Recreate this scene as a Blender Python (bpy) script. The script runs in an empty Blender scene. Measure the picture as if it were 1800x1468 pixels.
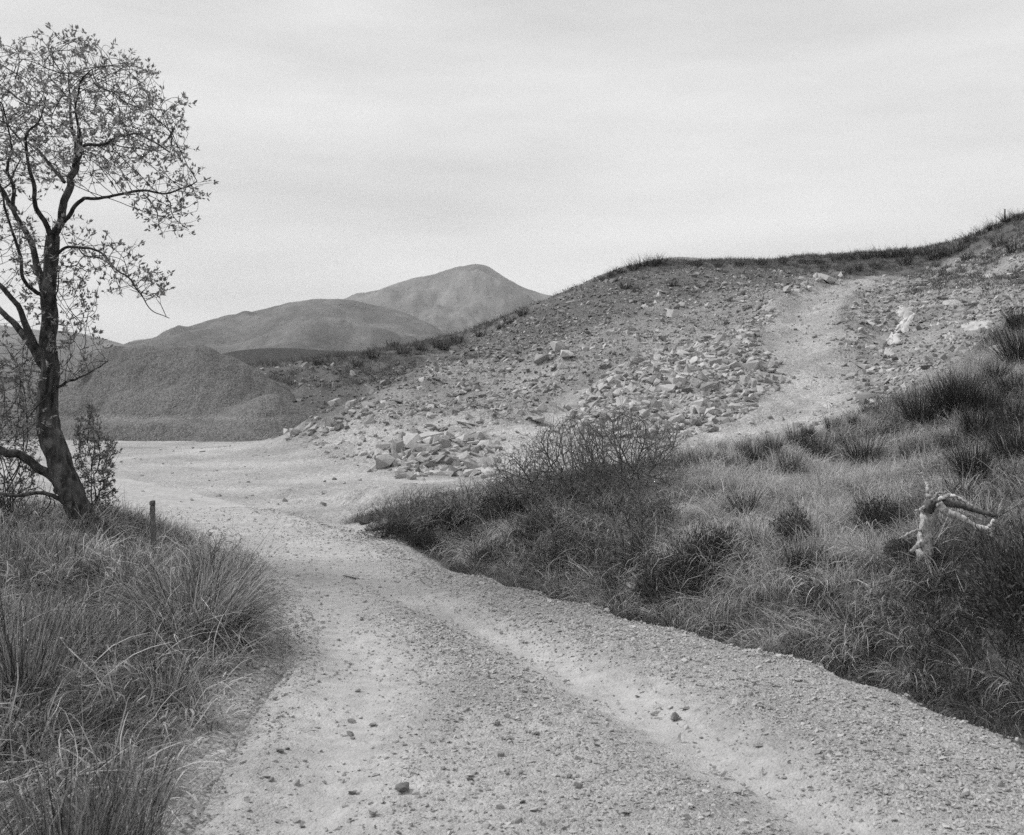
import bpy, bmesh, math, random
import numpy as np
from math import radians, pi, sin, cos

SC = bpy.context.scene
COL = SC.collection
RNG = np.random.default_rng(7)
random.seed(7)

# ------------------------------------------------------------------ camera
CAM_H, FPX, HZ, CX = 2.2, 2000.0, 660.0, 900.0     # eye height (m), focal length in photo pixels, horizon row
cd = bpy.data.cameras.new('camera')
cam = bpy.data.objects.new('camera', cd)
COL.objects.link(cam)
cd.sensor_width = 36.0
cd.lens = 36.0 * FPX / 1800.0
cam.location = (0, 0, CAM_H)
cam.rotation_euler = (pi / 2, 0, 0)
cd.shift_y = -(734.0 - HZ) / 1800.0
cd.clip_start = 0.05
cd.clip_end = 30000
cd.dof.use_dof = True
cd.dof.focus_distance = 15.0
cd.dof.aperture_fstop = 5.6
SC.camera = cam

# ------------------------------------------------------------------ sky, sun, exposure
SUN_EL, SUN_AZ = radians(46), radians(-72)          # azimuth measured from +Y towards +X
wd = bpy.data.worlds.new('World')
SC.world = wd
wd.use_nodes = True
wn, wl = wd.node_tree.nodes, wd.node_tree.links
wn.clear()
w_out = wn.new('ShaderNodeOutputWorld')
w_bg = wn.new('ShaderNodeBackground')
w_sky = wn.new('ShaderNodeTexSky')
w_sky.sky_type = 'NISHITA'
w_sky.sun_disc = False
w_sky.sun_elevation = SUN_EL
w_sky.sun_rotation = SUN_AZ
w_bw = wn.new('ShaderNodeRGBToBW')
wl.new(w_sky.outputs[0], w_bw.inputs[0])
w_sm = wn.new('ShaderNodeMath'); w_sm.operation = 'MULTIPLY'
wl.new(w_bw.outputs[0], w_sm.inputs[0]); w_sm.inputs[1].default_value = 0.06
w_tc = wn.new('ShaderNodeTexCoord')
w_mp = wn.new('ShaderNodeMapping')
w_mp.inputs['Rotation'].default_value = (0.0, radians(5), radians(20))
w_mp.inputs['Scale'].default_value = (1.0, 1.0, 5.5)
wl.new(w_tc.outputs['Generated'], w_mp.inputs[0])
w_nz = wn.new('ShaderNodeTexNoise')
w_nz.inputs['Scale'].default_value = 2.1
w_nz.inputs['Detail'].default_value = 5.0
w_nz.inputs['Roughness'].default_value = 0.5
wl.new(w_mp.outputs[0], w_nz.inputs['Vector'])
w_mr = wn.new('ShaderNodeMapRange')
w_mr.inputs['From Min'].default_value = 0.28
w_mr.inputs['From Max'].default_value = 0.72
w_mr.inputs['To Min'].default_value = 0.63
w_mr.inputs['To Max'].default_value = 0.94
wl.new(w_nz.outputs[0], w_mr.inputs[0])
w_ad = wn.new('ShaderNodeMix'); w_ad.data_type = 'FLOAT'
w_ad.inputs[0].default_value = 0.12
wl.new(w_mr.outputs[0], w_ad.inputs[2]); wl.new(w_sm.outputs[0], w_ad.inputs[3])
wl.new(w_ad.outputs[0], w_bg.inputs[0])
w_bg.inputs[1].default_value = 1.0
wl.new(w_bg.outputs[0], w_out.inputs[0])

sd = bpy.data.lights.new('sun', 'SUN')
sd.energy = 3.0
sd.angle = radians(6)
sun = bpy.data.objects.new('sun', sd)
COL.objects.link(sun)
sun.rotation_euler = (pi / 2 - SUN_EL, 0, -SUN_AZ + pi)
sun.location = (-30, 10, 60)

SC.view_settings.view_transform = 'Standard'
SC.view_settings.look = 'None'
SC.view_settings.exposure = 0.13
SC.view_settings.gamma = 1.0
SC.view_settings.use_curve_mapping = False
SC.render.engine = 'CYCLES'
SC.cycles.use_denoising = False
SC.cycles.adaptive_threshold = 0.03
SC.cycles.max_bounces = 4
SC.cycles.diffuse_bounces = 2
SC.cycles.volume_bounces = 0
SC.cycles.caustics_reflective = False
SC.cycles.caustics_refractive = False

# ------------------------------------------------------------------ helpers: numbers
def hash2(ix, iy, seed):
    h = (ix.astype(np.int64) * 374761393 + iy.astype(np.int64) * 668265263 + seed * 974711) & 0xFFFFFFFF
    h = ((h ^ (h >> 13)) * 1274126177) & 0xFFFFFFFF
    h = h ^ (h >> 16)
    return (h & 0xFFFFFF) / float(0xFFFFFF)

def vnoise(x, y, seed=0):
    x = np.asarray(x, float); y = np.asarray(y, float)
    ix, iy = np.floor(x), np.floor(y)
    fx, fy = x - ix, y - iy
    fx = fx * fx * fx * (fx * (fx * 6 - 15) + 10); fy = fy * fy * fy * (fy * (fy * 6 - 15) + 10)
    a = hash2(ix, iy, seed); b = hash2(ix + 1, iy, seed)
    c = hash2(ix, iy + 1, seed); d = hash2(ix + 1, iy + 1, seed)
    return (a * (1 - fx) + b * fx) * (1 - fy) + (c * (1 - fx) + d * fx) * fy

def fbm(x, y, octv=4, seed=0, gain=0.5):
    t, a, n = 0.0, 1.0, 0.0
    for o in range(octv):
        t = t + a * (vnoise(x * 2 ** o, y * 2 ** o, seed + o * 17) - 0.5); n += a; a *= gain
    return t / n * 2            # about -1..1

def sstep(a, b, x):
    t = np.clip((x - a) / (b - a), 0, 1)
    return t * t * (3 - 2 * t)

def PX(px, py, Y):
    return np.array([(px - CX) * Y / FPX, Y, CAM_H - (py - HZ) * Y / FPX])

def catmull(pts, n):
    P = np.array(pts, float)
    P = np.vstack([2 * P[0] - P[1], P, 2 * P[-1] - P[-2]])
    out = []
    m = len(P) - 3
    ts = np.linspace(0, m, n)
    for t in ts:
        i = min(int(t), m - 1); u = t - i
        a, b, c, d = P[i:i + 4]
        out.append(0.5 * (2 * b + (c - a) * u + (2 * a - 5 * b + 4 * c - d) * u * u + (3 * b - a - 3 * c + d) * u ** 3))
    return np.array(out)

def in_poly(px, py, poly):
    r = np.zeros(px.shape, bool)
    n = len(poly)
    for i in range(n):
        x1, y1 = poly[i]; x2, y2 = poly[(i + 1) % n]
        if y1 == y2: continue
        c = (y1 > py) != (y2 > py)
        r ^= c & (px < (x2 - x1) * (py - y1) / (y2 - y1) + x1)
    return r

def seg_dist(x, y, line):
    best = np.full(np.shape(x), 1e9)
    for (x1, y1), (x2, y2) in zip(line[:-1], line[1:]):
        dx, dy = x2 - x1, y2 - y1
        t = np.clip(((x - x1) * dx + (y - y1) * dy) / (dx * dx + dy * dy), 0, 1)
        best = np.minimum(best, np.hypot(x - x1 - t * dx, y - y1 - t * dy))
    return best

# ------------------------------------------------------------------ helpers: objects
def mesh_np(name, V, F, mat=None, smooth=False, attrs=None):
    """V (n,3); F either (m,k) array or list of arrays with different k."""
    V = np.asarray(V, np.float32)
    Fs = [np.asarray(F, np.int32)] if not isinstance(F, list) else [np.asarray(f, np.int32) for f in F if len(f)]
    me = bpy.data.meshes.new(name)
    me.vertices.add(len(V)); me.vertices.foreach_set('co', V.ravel())
    loops = np.concatenate([f.ravel() for f in Fs])
    tot = np.concatenate([np.full(len(f), f.shape[1], np.int32) for f in Fs])
    start = np.concatenate([[0], np.cumsum(tot)[:-1]]).astype(np.int32)
    me.loops.add(len(loops)); me.loops.foreach_set('vertex_index', loops)
    me.polygons.add(len(tot)); me.polygons.foreach_set('loop_start', start); me.polygons.foreach_set('loop_total', tot)
    if smooth: me.polygons.foreach_set('use_smooth', np.ones(len(tot), bool))
    me.update(calc_edges=True)
    for k, v in (attrs or {}).items():
        a = me.attributes.new(k, 'FLOAT', 'POINT'); a.data.foreach_set('value', np.asarray(v, np.float32))
    if mat: me.materials.append(mat)
    return me

def obj(name, me, parent=None, loc=None, rot=None, scl=None):
    o = bpy.data.objects.new(name, me)
    COL.objects.link(o)
    if parent: o.parent = parent
    if loc is not None: o.location = loc
    if rot is not None: o.rotation_euler = rot
    if scl is not None: o.scale = scl
    return o

def tag(o, label=None, cat=None, group=None, kind=None):
    if label: o['label'] = label
    if cat: o['category'] = cat
    if group: o['group'] = group
    if kind: o['kind'] = kind
    return o

def tubes(paths, sides=6, lump=0.0, seed=1):
    """paths: list of (pts, radii); returns V, [quads, tris]"""
    V, Q, T = [], [], []
    base = 0
    ang = np.arange(sides) * 2 * pi / sides
    ca, sa = np.cos(ang), np.sin(ang)
    for pts, rad in paths:
        P = np.asarray(pts, float); R = np.asarray(rad, float); n = len(P)
        tg = np.gradient(P, axis=0); tg /= np.linalg.norm(tg, axis=1, keepdims=True) + 1e-9
        ref = np.array([0.13, 0.97, 0.2]) if abs(tg[0, 1]) < 0.9 else np.array([1.0, 0.1, 0])
        u = np.cross(tg, ref); u /= np.linalg.norm(u, axis=1, keepdims=True) + 1e-9
        v = np.cross(tg, u)
        rr = R[:, None] * np.ones(sides)
        if lump:
            s = np.cumsum(np.r_[0, np.linalg.norm(np.diff(P, axis=0), axis=1)])
            rr = rr * (1 + lump * fbm(np.tile(ang * 1.3, (n, 1)) + base, s[:, None] * 5.0 + np.zeros(sides), 3, seed))
        ring = P[:, None, :] + u[:, None, :] * (rr * ca)[:, :, None] + v[:, None, :] * (rr * sa)[:, :, None]
        V.append(ring.reshape(-1, 3)); V.append(P[-1:] + tg[-1:] * R[-1])
        i = np.arange(n - 1)[:, None] * sides; j = np.arange(sides)[None, :]; j2 = (j + 1) % sides
        Q.append(np.stack([i + j, i + j2, i + sides + j2, i + sides + j], -1).reshape(-1, 4) + base)
        l = (n - 1) * sides; jj = np.arange(sides)
        T.append(np.stack([l + jj, l + (jj + 1) % sides, np.full(sides, n * sides)], -1) + base)
        base += n * sides + 1
    return np.vstack(V), [np.vstack(Q), np.vstack(T)]

# ------------------------------------------------------------------ materials
class NB:
    def __init__(s, name):
        s.m = bpy.data.materials.new(name); s.m.use_nodes = True
        s.t = s.m.node_tree; s.t.nodes.clear()
        s.out = s.n('ShaderNodeOutputMaterial')
    def n(s, t): return s.t.nodes.new(t)
    def l(s, a, b): s.t.links.new(a, b)
    def val(s, sock, v):
        if hasattr(v, 'is_output'): s.l(v, sock)
        else: sock.default_value = v
    def math(s, op, a, b=0.0, clamp=False):
        n = s.n('ShaderNodeMath'); n.operation = op; n.use_clamp = clamp
        s.val(n.inputs[0], a); s.val(n.inputs[1], b); return n.outputs[0]
    def rng(s, v, a, b, c, d):
        n = s.n('ShaderNodeMapRange'); s.val(n.inputs[0], v)
        for i, x in enumerate((a, b, c, d)): s.val(n.inputs[i + 1], x)
        return n.outputs[0]
    def mix(s, f, a, b):
        n = s.n('ShaderNodeMix'); n.data_type = 'FLOAT'; s.val(n.inputs[0], f); s.val(n.inputs[2], a); s.val(n.inputs[3], b); return n.outputs[0]
    def attr(s, name): n = s.n('ShaderNodeAttribute'); n.attribute_name = name; return n.outputs['Fac']
    def coord(s, scale=(1, 1, 1)):
        t = s.n('ShaderNodeTexCoord'); m = s.n('ShaderNodeMapping'); m.inputs['Scale'].default_value = scale
        s.l(t.outputs['Object'], m.inputs[0]); return m.outputs[0]
    def noise(s, sc, det=3, vec=None, rough=0.55):
        n = s.n('ShaderNodeTexNoise'); n.inputs['Scale'].default_value = sc; n.inputs['Detail'].default_value = det; n.inputs['Roughness'].default_value = rough
        s.l(vec if vec else s.coord(), n.inputs['Vector']); return n.outputs[0]
    def vor(s, sc, out='Distance', vec=None, feat='F1'):
        n = s.n('ShaderNodeTexVoronoi'); n.feature = feat; n.inputs['Scale'].default_value = sc
        s.l(vec if vec else s.coord(), n.inputs['Vector']); return n.outputs[out]
    def rand(s): return s.n('ShaderNodeObjectInfo').outputs['Random']
    def bump(s, h, dist, strength=1.0):
        n = s.n('ShaderNodeBump'); n.inputs['Strength'].default_value = strength; n.inputs['Distance'].default_value = dist
        s.l(h, n.inputs['Height']); return n.outputs[0]
    def done(s, col, rough=0.95, normal=None, transl=0.0):
        b = s.n('ShaderNodeBsdfPrincipled'); s.val(b.inputs['Roughness'], rough)
        b.inputs['Specular IOR Level'].default_value = 0.12
        c = s.n('ShaderNodeCombineColor')
        for i, k in enumerate((1.0, 0.99, 0.985)):
            s.l(s.math('MULTIPLY', col, k), c.inputs[i])
        s.l(c.outputs[0], b.inputs['Base Color'])
        if normal: s.l(normal, b.inputs['Normal'])
        sh = b.outputs[0]
        if transl:
            t = s.n('ShaderNodeBsdfTranslucent'); s.l(c.outputs[0], t.inputs[0])
            m = s.n('ShaderNodeMixShader'); m.inputs[0].default_value = transl
            s.l(sh, m.inputs[1]); s.l(t.outputs[0], m.inputs[2]); sh = m.outputs[0]
        s.l(sh, s.out.inputs[0]); return s.m

def cval(b, v):      # constant as node output
    n = b.n('ShaderNodeValue'); n.outputs[0].default_value = v; return n.outputs[0]

def mat_ground():
    b = NB('ground_mat')
    alb = b.attr('alb'); peb = b.attr('peb')
    big = b.rng(b.noise(0.4, 6, None, .65), 0.3, 0.7, 0.68, 1.28)
    fine = b.rng(b.noise(14, 4), 0.25, 0.75, 0.7, 1.28)
    cell = b.rng(b.vor(16, 'Color'), 0, 1, 0.62, 1.3)
    cell2 = b.rng(b.vor(45, 'Color'), 0, 1, 0.72, 1.25)
    pe = b.mix(peb, fine, b.math('MULTIPLY', cell, cell2))
    c = b.math('MULTIPLY', b.math('MULTIPLY', alb, big), pe)
    h = b.math('ADD', b.math('MULTIPLY', b.math('SUBTRACT', 1.0, b.vor(16)), peb), b.math('ADD', b.noise(9, 5), b.math('MULTIPLY', b.vor(45), -0.5)))
    return b.done(c, 0.95, b.bump(h, 0.05, 0.7))

def mat_road():
    b = NB('road_mat')
    rut = b.attr('rut')
    streak = b.rng(b.noise(1.1, 5), 0.3, 0.7, 0.86, 1.12)
    blot = b.rng(b.noise(7, 4), 0.3, 0.7, 0.88, 1.1)
    c1 = b.rng(b.vor(60, 'Color'), 0, 1, 0.66, 1.25)
    c2 = b.rng(b.vor(140, 'Color'), 0, 1, 0.75, 1.2)
    grav = b.math('MULTIPLY', b.math('MULTIPLY', c1, c2), 0.36)
    pale_tone = b.math('MULTIPLY', b.rng(b.noise(55, 3), 0.25, 0.75, 0.82, 1.12), 0.415)  # fine pale dust of the wheel tracks
    f = b.math('ADD', rut, b.rng(b.noise(9, 6, None, .7), 0.3, 0.7, -0.6, 0.45), clamp=True)
    c = b.math('MULTIPLY', b.math('MULTIPLY', b.mix(f, grav, pale_tone), streak), blot)
    h = b.math('ADD', b.math('MULTIPLY', b.vor(60), -1.0), b.math('ADD', b.math('MULTIPLY', b.vor(140), -0.5), b.math('MULTIPLY', b.noise(10, 4), 1.2)))
    hh = b.math('MULTIPLY', h, b.mix(f, 1.0, 0.35))
    return b.done(c, 0.95, b.bump(hh, 0.014, 0.9))

def mat_stone(name, v, spread=0.5, bumpd=0.02):
    b = NB(name)
    r = b.rng(b.rand(), 0, 1, 1 - spread, 1 + spread)
    n = b.rng(b.noise(6, 5), 0.25, 0.75, 0.78, 1.18)
    c = b.math('MULTIPLY', b.math('MULTIPLY', r, n), v)
    return b.done(c, 0.9, b.bump(b.noise(18, 5), bumpd, 0.6))

def mat_blade(name, lo, hi, transl=0.3, rspread=0.2):
    b = NB(name)
    t = b.attr('tint')
    c = b.math('MULTIPLY', b.mix(t, lo, hi), b.rng(b.rand(), 0, 1, 1 - rspread, 1 + rspread))
    return b.done(c, 0.7, None, transl)

def mat_bark(name, lo, hi, sc=18, bd=0.02):
    b = NB(name)
    v = b.coord((1, 1, 0.35))
    n1 = b.noise(sc, 5, v); n2 = b.noise(5, 4)
    c = b.mix(b.rng(n1, 0.35, 0.7, 0, 1), lo, hi)
    c = b.mix(b.rng(n2, 0.56, 0.68, 0, 0.8), c, hi * 1.6)          # lichen patches
    return b.done(c, 0.95, b.bump(n1, bd, 0.9))

def mat_heap():
    b = NB('gravel_heap_mat')
    big = b.rng(b.noise(0.5, 5), 0.3, 0.7, 0.84, 1.14)
    cell = b.rng(b.vor(19, 'Color'), 0, 1, 0.5, 1.5)
    c2 = b.rng(b.noise(30, 3), 0.25, 0.75, 0.7, 1.3)
    c = b.math('MULTIPLY', b.math('MULTIPLY', b.math('MULTIPLY', cell, big), c2), b.mix(b.attr('pale_tone'), 0.15, 0.2))
    h = b.math('ADD', b.math('MULTIPLY', b.vor(19), -1.0), b.noise(4, 5))
    return b.done(c, 0.95, b.bump(h, 0.05, 0.8))

def mat_hill(name, v, sc):
    b = NB(name)
    n = b.rng(b.noise(0.0035 * sc, 7, None, 0.65), 0.3, 0.7, 0.5, 1.5)
    m = b.rng(b.noise(0.02 * sc, 7, b.coord((1, .5, 0.3)), 0.75), 0.3, 0.7, 0.55, 1.45)
    c = b.math('MULTIPLY', b.math('MULTIPLY', n, m), v)
    return b.done(c, 1.0, b.bump(b.noise(0.012 * sc, 8, None, 0.65), 22.0, .6))

M_GROUND, M_ROAD, M_HEAP = mat_ground(), mat_road(), mat_heap()
M_ROCK = mat_stone('quarry_rock_mat', 0.37, 0.4)
M_ROCKD = mat_stone('dark_scree_mat', 0.24, 0.45)
M_PALE = mat_stone('pale_slab_mat', 0.5, 0.1)
M_SLAB = mat_stone('slab_mat', 0.42, 0.15)
M_PEB = mat_stone('road_stone_mat', 0.37, 0.3, 0.004)
M_DSTONE = mat_stone('dark_stone_mat', 0.2, 0.3, 0.006)
M_RUSH = mat_blade('rush_mat', 0.018, 0.1, 0.2)
M_RUSHF = mat_blade('near_rush_mat', 0.035, 0.44, 0.3)
M_STRAW = mat_blade('straw_mat', 0.2, 0.68, 0.35, 0.25)
M_MIXG = mat_blade('mixed_grass_mat', 0.045, 0.38, 0.3, 0.3)
M_DARKG = mat_blade('dark_grass_mat', 0.03, 0.22, 0.25, 0.3)
M_TURF = mat_blade('turf_mat', 0.05, 0.24, 0.25, 0.3)
M_HEATH = mat_blade('heather_mat', 0.035, 0.16, 0.2)
M_LEAF = mat_blade('leaf_mat', 0.16, 0.42, 0.45)
M_LEAFD = mat_blade('shrub_leaf_mat', 0.09, 0.26, 0.4)
M_BARK = mat_bark('bark_mat', 0.02, 0.11)
M_TWIG = mat_bark('twig_mat', 0.03, 0.07, 30, 0.004)
M_BARE = mat_bark('bare_twig_mat', 0.08, 0.18, 30, 0.003)
M_DEAD = mat_bark('bleached_wood_mat', 0.24, 0.56, 45, 0.015)
M_DEADD = mat_bark('dark_dead_wood_mat', 0.05, 0.16, 40, 0.008)
M_POST = mat_bark('post_mat', 0.1, 0.2, 40, 0.004)

# ------------------------------------------------------------------ terrain heights
R_EDGE = [(4.3, -12), (4.2, -6), (4.1, 0), (3.95, 3), (3.6, 5), (3.14, 6.98), (2.38, 8.8), (0.87, 10.9), (-0.25, 12.6), (-0.95, 13.5),
          (-1.96, 15.7), (-3.0, 17.6), (-5.5, 21), (-9.5, 26), (-15, 31), (-22, 35.5), (-30, 39)]
L_EDGE = [(-1.2, -12), (-1.2, -6), (-1.35, 0), (-1.5, 3), (-1.63, 5.45), (-1.72, 6.9), (-1.8, 8.46), (-2.0, 9.8), (-2.45, 11.3), (-3.5, 14),
          (-4.9, 16.2), (-6.9, 19), (-10.2, 23), (-15, 27.4), (-22, 32), (-30, 35.5)]
CP = []
def cp(px, py, Y): CP.append(PX(px, py, Y))
def cz(x, y, z): CP.append(np.array([x, y, z], float))
# bank profile along the right road edge
re = np.array(R_EDGE)
STN = [(4.2, -9, 1.1), (4.15, -3, 1.1), (4.05, 1.5, 1.0), (3.8, 4, .95), (3.35, 6.1, .9), (3.14, 6.98, .85), (2.76, 7.9, .78), (2.38, 8.8, .7), (1.6, 9.85, .6), (.87, 10.9, .5),
       (.3, 11.7, .42), (-.25, 12.6, .34), (-.95, 13.5, .25), (-1.45, 14.6, .14)]
for k, (x, y, hb) in enumerate(STN):
    a = np.array(STN[max(k - 1, 0)][:2]); c = np.array(STN[min(k + 1, len(STN) - 1)][:2])
    t = (c - a) / np.linalg.norm(c - a); n = np.array([t[1], -t[0]])
    f = min(1, hb / .4)
    for d, z in ((-1.2, 0), (0.0, 0.0), (0.4, -.36 * f), (0.75, -.32 * f), (1.15, hb * .45), (1.65, hb * 1.0), (2.4, hb * 1.1)):
        cz(x + n[0] * d, y + n[1] * d, z)
for x, y in R_EDGE[10:]: cz(x, y, 0)
for k, (x, y) in enumerate(L_EDGE):
    cz(x, y, 0.0); 
    if y < 15: cz(x - .5, y + .1, .1); cz(x - 1.6, y + .3, .32); cz(x - 4, y + .5, .42); cz(x - 9, y, .6)
    else: cz(x - 1.5, y - 1.5, .12); cz(x - 5, y - 5, .35)
for q in [(600, 925, 17.2), (700, 903, 16.6), (800, 884, 16.6), (900, 862, 16.6), (1000, 842, 17), (1100, 826, 17), (1200, 812, 17.5), (1300, 795, 18), (1400, 778, 18.5),
          (1500, 745, 19), (1600, 705, 21), (1700, 645, 24), (1780, 565, 27), (1900, 470, 30), (2100, 420, 34),
          (1400, 930, 11.5), (1400, 850, 14.5), (1600, 930, 11.5), (1600, 850, 15), (1600, 770, 18), (1750, 900, 11), (1750, 800, 15), (1750, 700, 20), (1750, 640, 23.5), (1100, 950, 12.3), (1100, 880, 14.5),
          (900, 930, 14), (1250, 900, 13.3), (1250, 850, 15), (2000, 800, 12), (2000, 700, 18), (2000, 600, 24), (2400, 600, 14),
          # quarry floor
          (1500, 735, 25), (1400, 765, 24), (1300, 775, 25), (1200, 792, 24), (1100, 800, 23), (1000, 808, 22.5), (900, 838, 22.5), (800, 850, 22),
          (1300, 765, 28), (1150, 768, 28), (1250, 747, 29.5), (1450, 720, 29.5), (1000, 752, 30), (950, 742, 31.5),
          # yard
          (600, 850, 23.2), (500, 800, 31.4), (300, 800, 31.4), (100, 775, 38.2), (300, 772, 39.3), (500, 773, 39), (-300, 775, 38), (0, 740, 50), (250, 735, 60), (-400, 700, 60),
          # berm and small heap
          (650, 832, 25.6), (720, 842, 24.2), (820, 838, 24.8), (700, 800, 27), (760, 768, 27.2), (850, 778, 27.5), (880, 815, 25.4),
          (560, 790, 30), (520, 774, 36), (560, 745, 34.5), (640, 738, 33), (740, 745, 32.5), (850, 747, 31.5), (640, 800, 29), (740, 755, 29.5),
          # mound
          (620, 728, 38), (680, 700, 41), (740, 648, 45), (790, 645, 45.5), (840, 650, 45.5), (880, 690, 40), (820, 700, 39.5), (760, 715, 38), (880, 725, 35), (700, 665, 45), (650, 690, 44),
          # hollow and turf bank behind
          (540, 735, 42), (580, 722, 44), (620, 700, 45.5), (560, 690, 46.5), (520, 690, 47), (480, 660, 49), (600, 650, 49), (520, 645, 50.5), (450, 648, 52), (600, 630, 53), (700, 620, 54), (700, 612, 58),
          (800, 600, 59), (780, 625, 52), (520, 640, 58), (400, 648, 60),
          # big slope
          (820, 595, 60), (900, 555, 62), (1000, 510, 64), (1100, 471, 65), (1160, 455, 66), (1300, 457, 70), (1450, 447, 72), (1550, 443, 71), (1650, 435, 70), (1700, 418, 68), (1750, 393, 66), (1800, 372, 64), (1950, 340, 62), (2200, 330, 60),
          (850, 612, 53), (870, 640, 47), (950, 640, 43), (950, 590, 53), (910, 680, 40), (1000, 600, 48), (1050, 540, 56), (1100, 560, 51), (1200, 520, 56), (1100, 640, 40), (1000, 700, 35.5), (1020, 655, 41),
          (1300, 500, 60), (1250, 570, 48), (1180, 600, 43.5), (1300, 545, 53),
          # rock pile and haul track
          (1080, 665, 36), (1200, 622, 38), (1320, 597, 40), (1345, 640, 36.5), (1280, 660, 34.5), (1200, 690, 33), (1100, 715, 32), (1330, 700, 32),
          (1400, 680, 33.5), (1420, 650, 36), (1400, 580, 43), (1430, 530, 51), (1500, 494, 59), (1570, 487, 63), (1335, 575, 43), (1365, 522, 51.5), (1440, 488, 59), (1470, 560, 45), (1480, 620, 38), (1480, 690, 32),
          # right flank
          (1550, 640, 35), (1600, 590, 40.5), (1600, 540, 47), (1700, 560, 42), (1700, 600, 36), (1750, 620, 31.5), (1650, 500, 56), (1750, 480, 51), (1850, 500, 40), (1550, 690, 28.5), (1620, 660, 28), (1560, 560, 45), (1540, 515, 55), (1700, 455, 62), (1800, 430, 54)]:
    cp(*q)
# behind the skyline
for q in [(1100, 471, 65), (1300, 457, 70), (1450, 447, 72), (1650, 435, 70), (1800, 372, 64), (1000, 510, 64), (900, 555, 62)]:
    p = PX(*q); cz(p[0] * 1.15, p[1] * 1.15, p[2] - .6); cz(p[0] * 1.5, p[1] * 1.5, p[2] - 4)
for x, y in ((-20, 80), (0, 90), (-40, 70), (-40, 40), (-40, 10), (-15, 8), (-10, 20), (-20, -10), (-10, -12), (10, -12), (20, 0), (40, 10), (60, 40)):
    cz(x, y, {(20, 0): 2.2, (40, 10): 5, (60, 40): 13, (10, -12): 1.4}.get((x, y), .6 if y < 50 else 2.0))
CP = np.array(CP)
def _solve():
    n = len(CP); d = np.hypot(CP[:, None, 0] - CP[None, :, 0], CP[:, None, 1] - CP[None, :, 1])
    A = np.zeros((n + 3, n + 3)); A[:n, :n] = d - np.eye(n) * 0.06
    A[:n, n] = 1; A[:n, n + 1:] = CP[:, :2]; A[n, :n] = 1; A[n + 1:, :n] = CP[:, :2].T
    return np.linalg.solve(A, np.r_[CP[:, 2], 0, 0, 0])
WRBF = _solve()
def rbf(x, y):
    x = np.asarray(x, float); y = np.asarray(y, float); sh = x.shape; x = x.ravel(); y = y.ravel()
    out = np.empty(len(x)); n = len(CP)
    for i in range(0, len(x), 20000):
        xs, ys = x[i:i + 20000], y[i:i + 20000]
        d = np.hypot(xs[:, None] - CP[None, :, 0], ys[:, None] - CP[None, :, 1])
        out[i:i + 20000] = d @ WRBF[:n] + WRBF[n] + WRBF[n + 1] * xs + WRBF[n + 2] * ys
    return out.reshape(sh)

def right_of_road(x, y):
    xr = np.interp(y, [p[1] for p in R_EDGE], [p[0] for p in R_EDGE]); return x - xr
def left_of_road(x, y):
    xl = np.interp(y, [p[1] for p in L_EDGE], [p[0] for p in L_EDGE]); return xl - x

def _ln(*q): return [tuple(PX(*a)[:2]) for a in q]
RIDGES = [(_ln((1325, 600, 41), (1338, 570, 44), (1368, 522, 51.5), (1440, 488, 59), (1480, 484, 61)), .38, .8), (_ln((1478, 640, 37), (1470, 570, 44.5), (1500, 520, 53)), .3, .9),
          (_ln((940, 744, 31.5), (1000, 702, 35.5), (1070, 660, 38.5)), -.32, .6), (_ln((560, 745, 34.5), (640, 738, 33), (740, 745, 32.5), (850, 747, 31.5)), .25, .8),
          (_ln((870, 645, 46.5), (960, 640, 43), (1040, 648, 41), (1090, 655, 39)), .25, .9), (_ln((700, 690, 42), (780, 672, 42.5), (860, 665, 43)), .2, .8), (_ln((1120, 545, 52), (1230, 545, 52), (1310, 548, 51)), .3, 1.2),
          (_ln((1500, 600, 39.5), (1600, 560, 43.5), (1720, 520, 47)), .25, 1.0), (_ln((1260, 760, 28), (1400, 718, 31), (1480, 690, 32)), .18, .7)]
def H(x, y, detail=True):
    x = np.asarray(x, float); y = np.asarray(y, float)
    r = np.hypot(x, y)
    z = rbf(x, y)
    moor = 1.2 + 6.9 * sstep(110, 330, y) * sstep(-112, -78, x * 330 / np.maximum(y, 60)) + (1.2 * fbm(x * .012, y * .012, 4, 5) + 2.6 * fbm(x * .03 + .01 * y, y * .008, 3, 6) * sstep(140, 280, r)) * sstep(60, 200, r)
    moor = moor - 14 * sstep(500, 1500, r)
    k = sstep(85, 140, r)
    z = z * (1 - k) + moor * k
    if detail:
        onroad = (right_of_road(x, y) < .1) & (left_of_road(x, y) < .1)
        q = sstep(20, 25, y) * sstep(0.15, 0.9, z) * (1 - k)
        z = z + q * (0.16 * fbm(x * .55, y * .55, 4, 11) + .09 * fbm(x * 1.9, y * 1.9, 3, 12))
        hol = np.exp(-(((x + 9.5) / 7) ** 2 + ((y - 47) / 4) ** 2)); z = z + hol * (.35 * fbm(x * .7, y * .7, 4, 13, .6))
        for ln, hh, ww in RIDGES:
            z = z + 1.5 * hh * np.exp(-(seg_dist(x, y, ln) / ww) ** 2) * (.7 + .6 * fbm(x * .8, y * .8, 2, 47))
        bank = sstep(.4, 1.4, right_of_road(x, y)) * (1 - sstep(19, 24, y)) + sstep(.5, 1.5, left_of_road(x, y)) * (1 - sstep(13, 18, y))
        z = z + np.clip(bank, 0, 1) * (0.24 * fbm(x * .8, y * .8, 4, 21) + .12 * fbm(x * 2.6, y * 2.6, 2, 22))
        z = z + 0.012 * fbm(x * .8, y * .8, 3, 31) * (1 - k)
    return z

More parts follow.
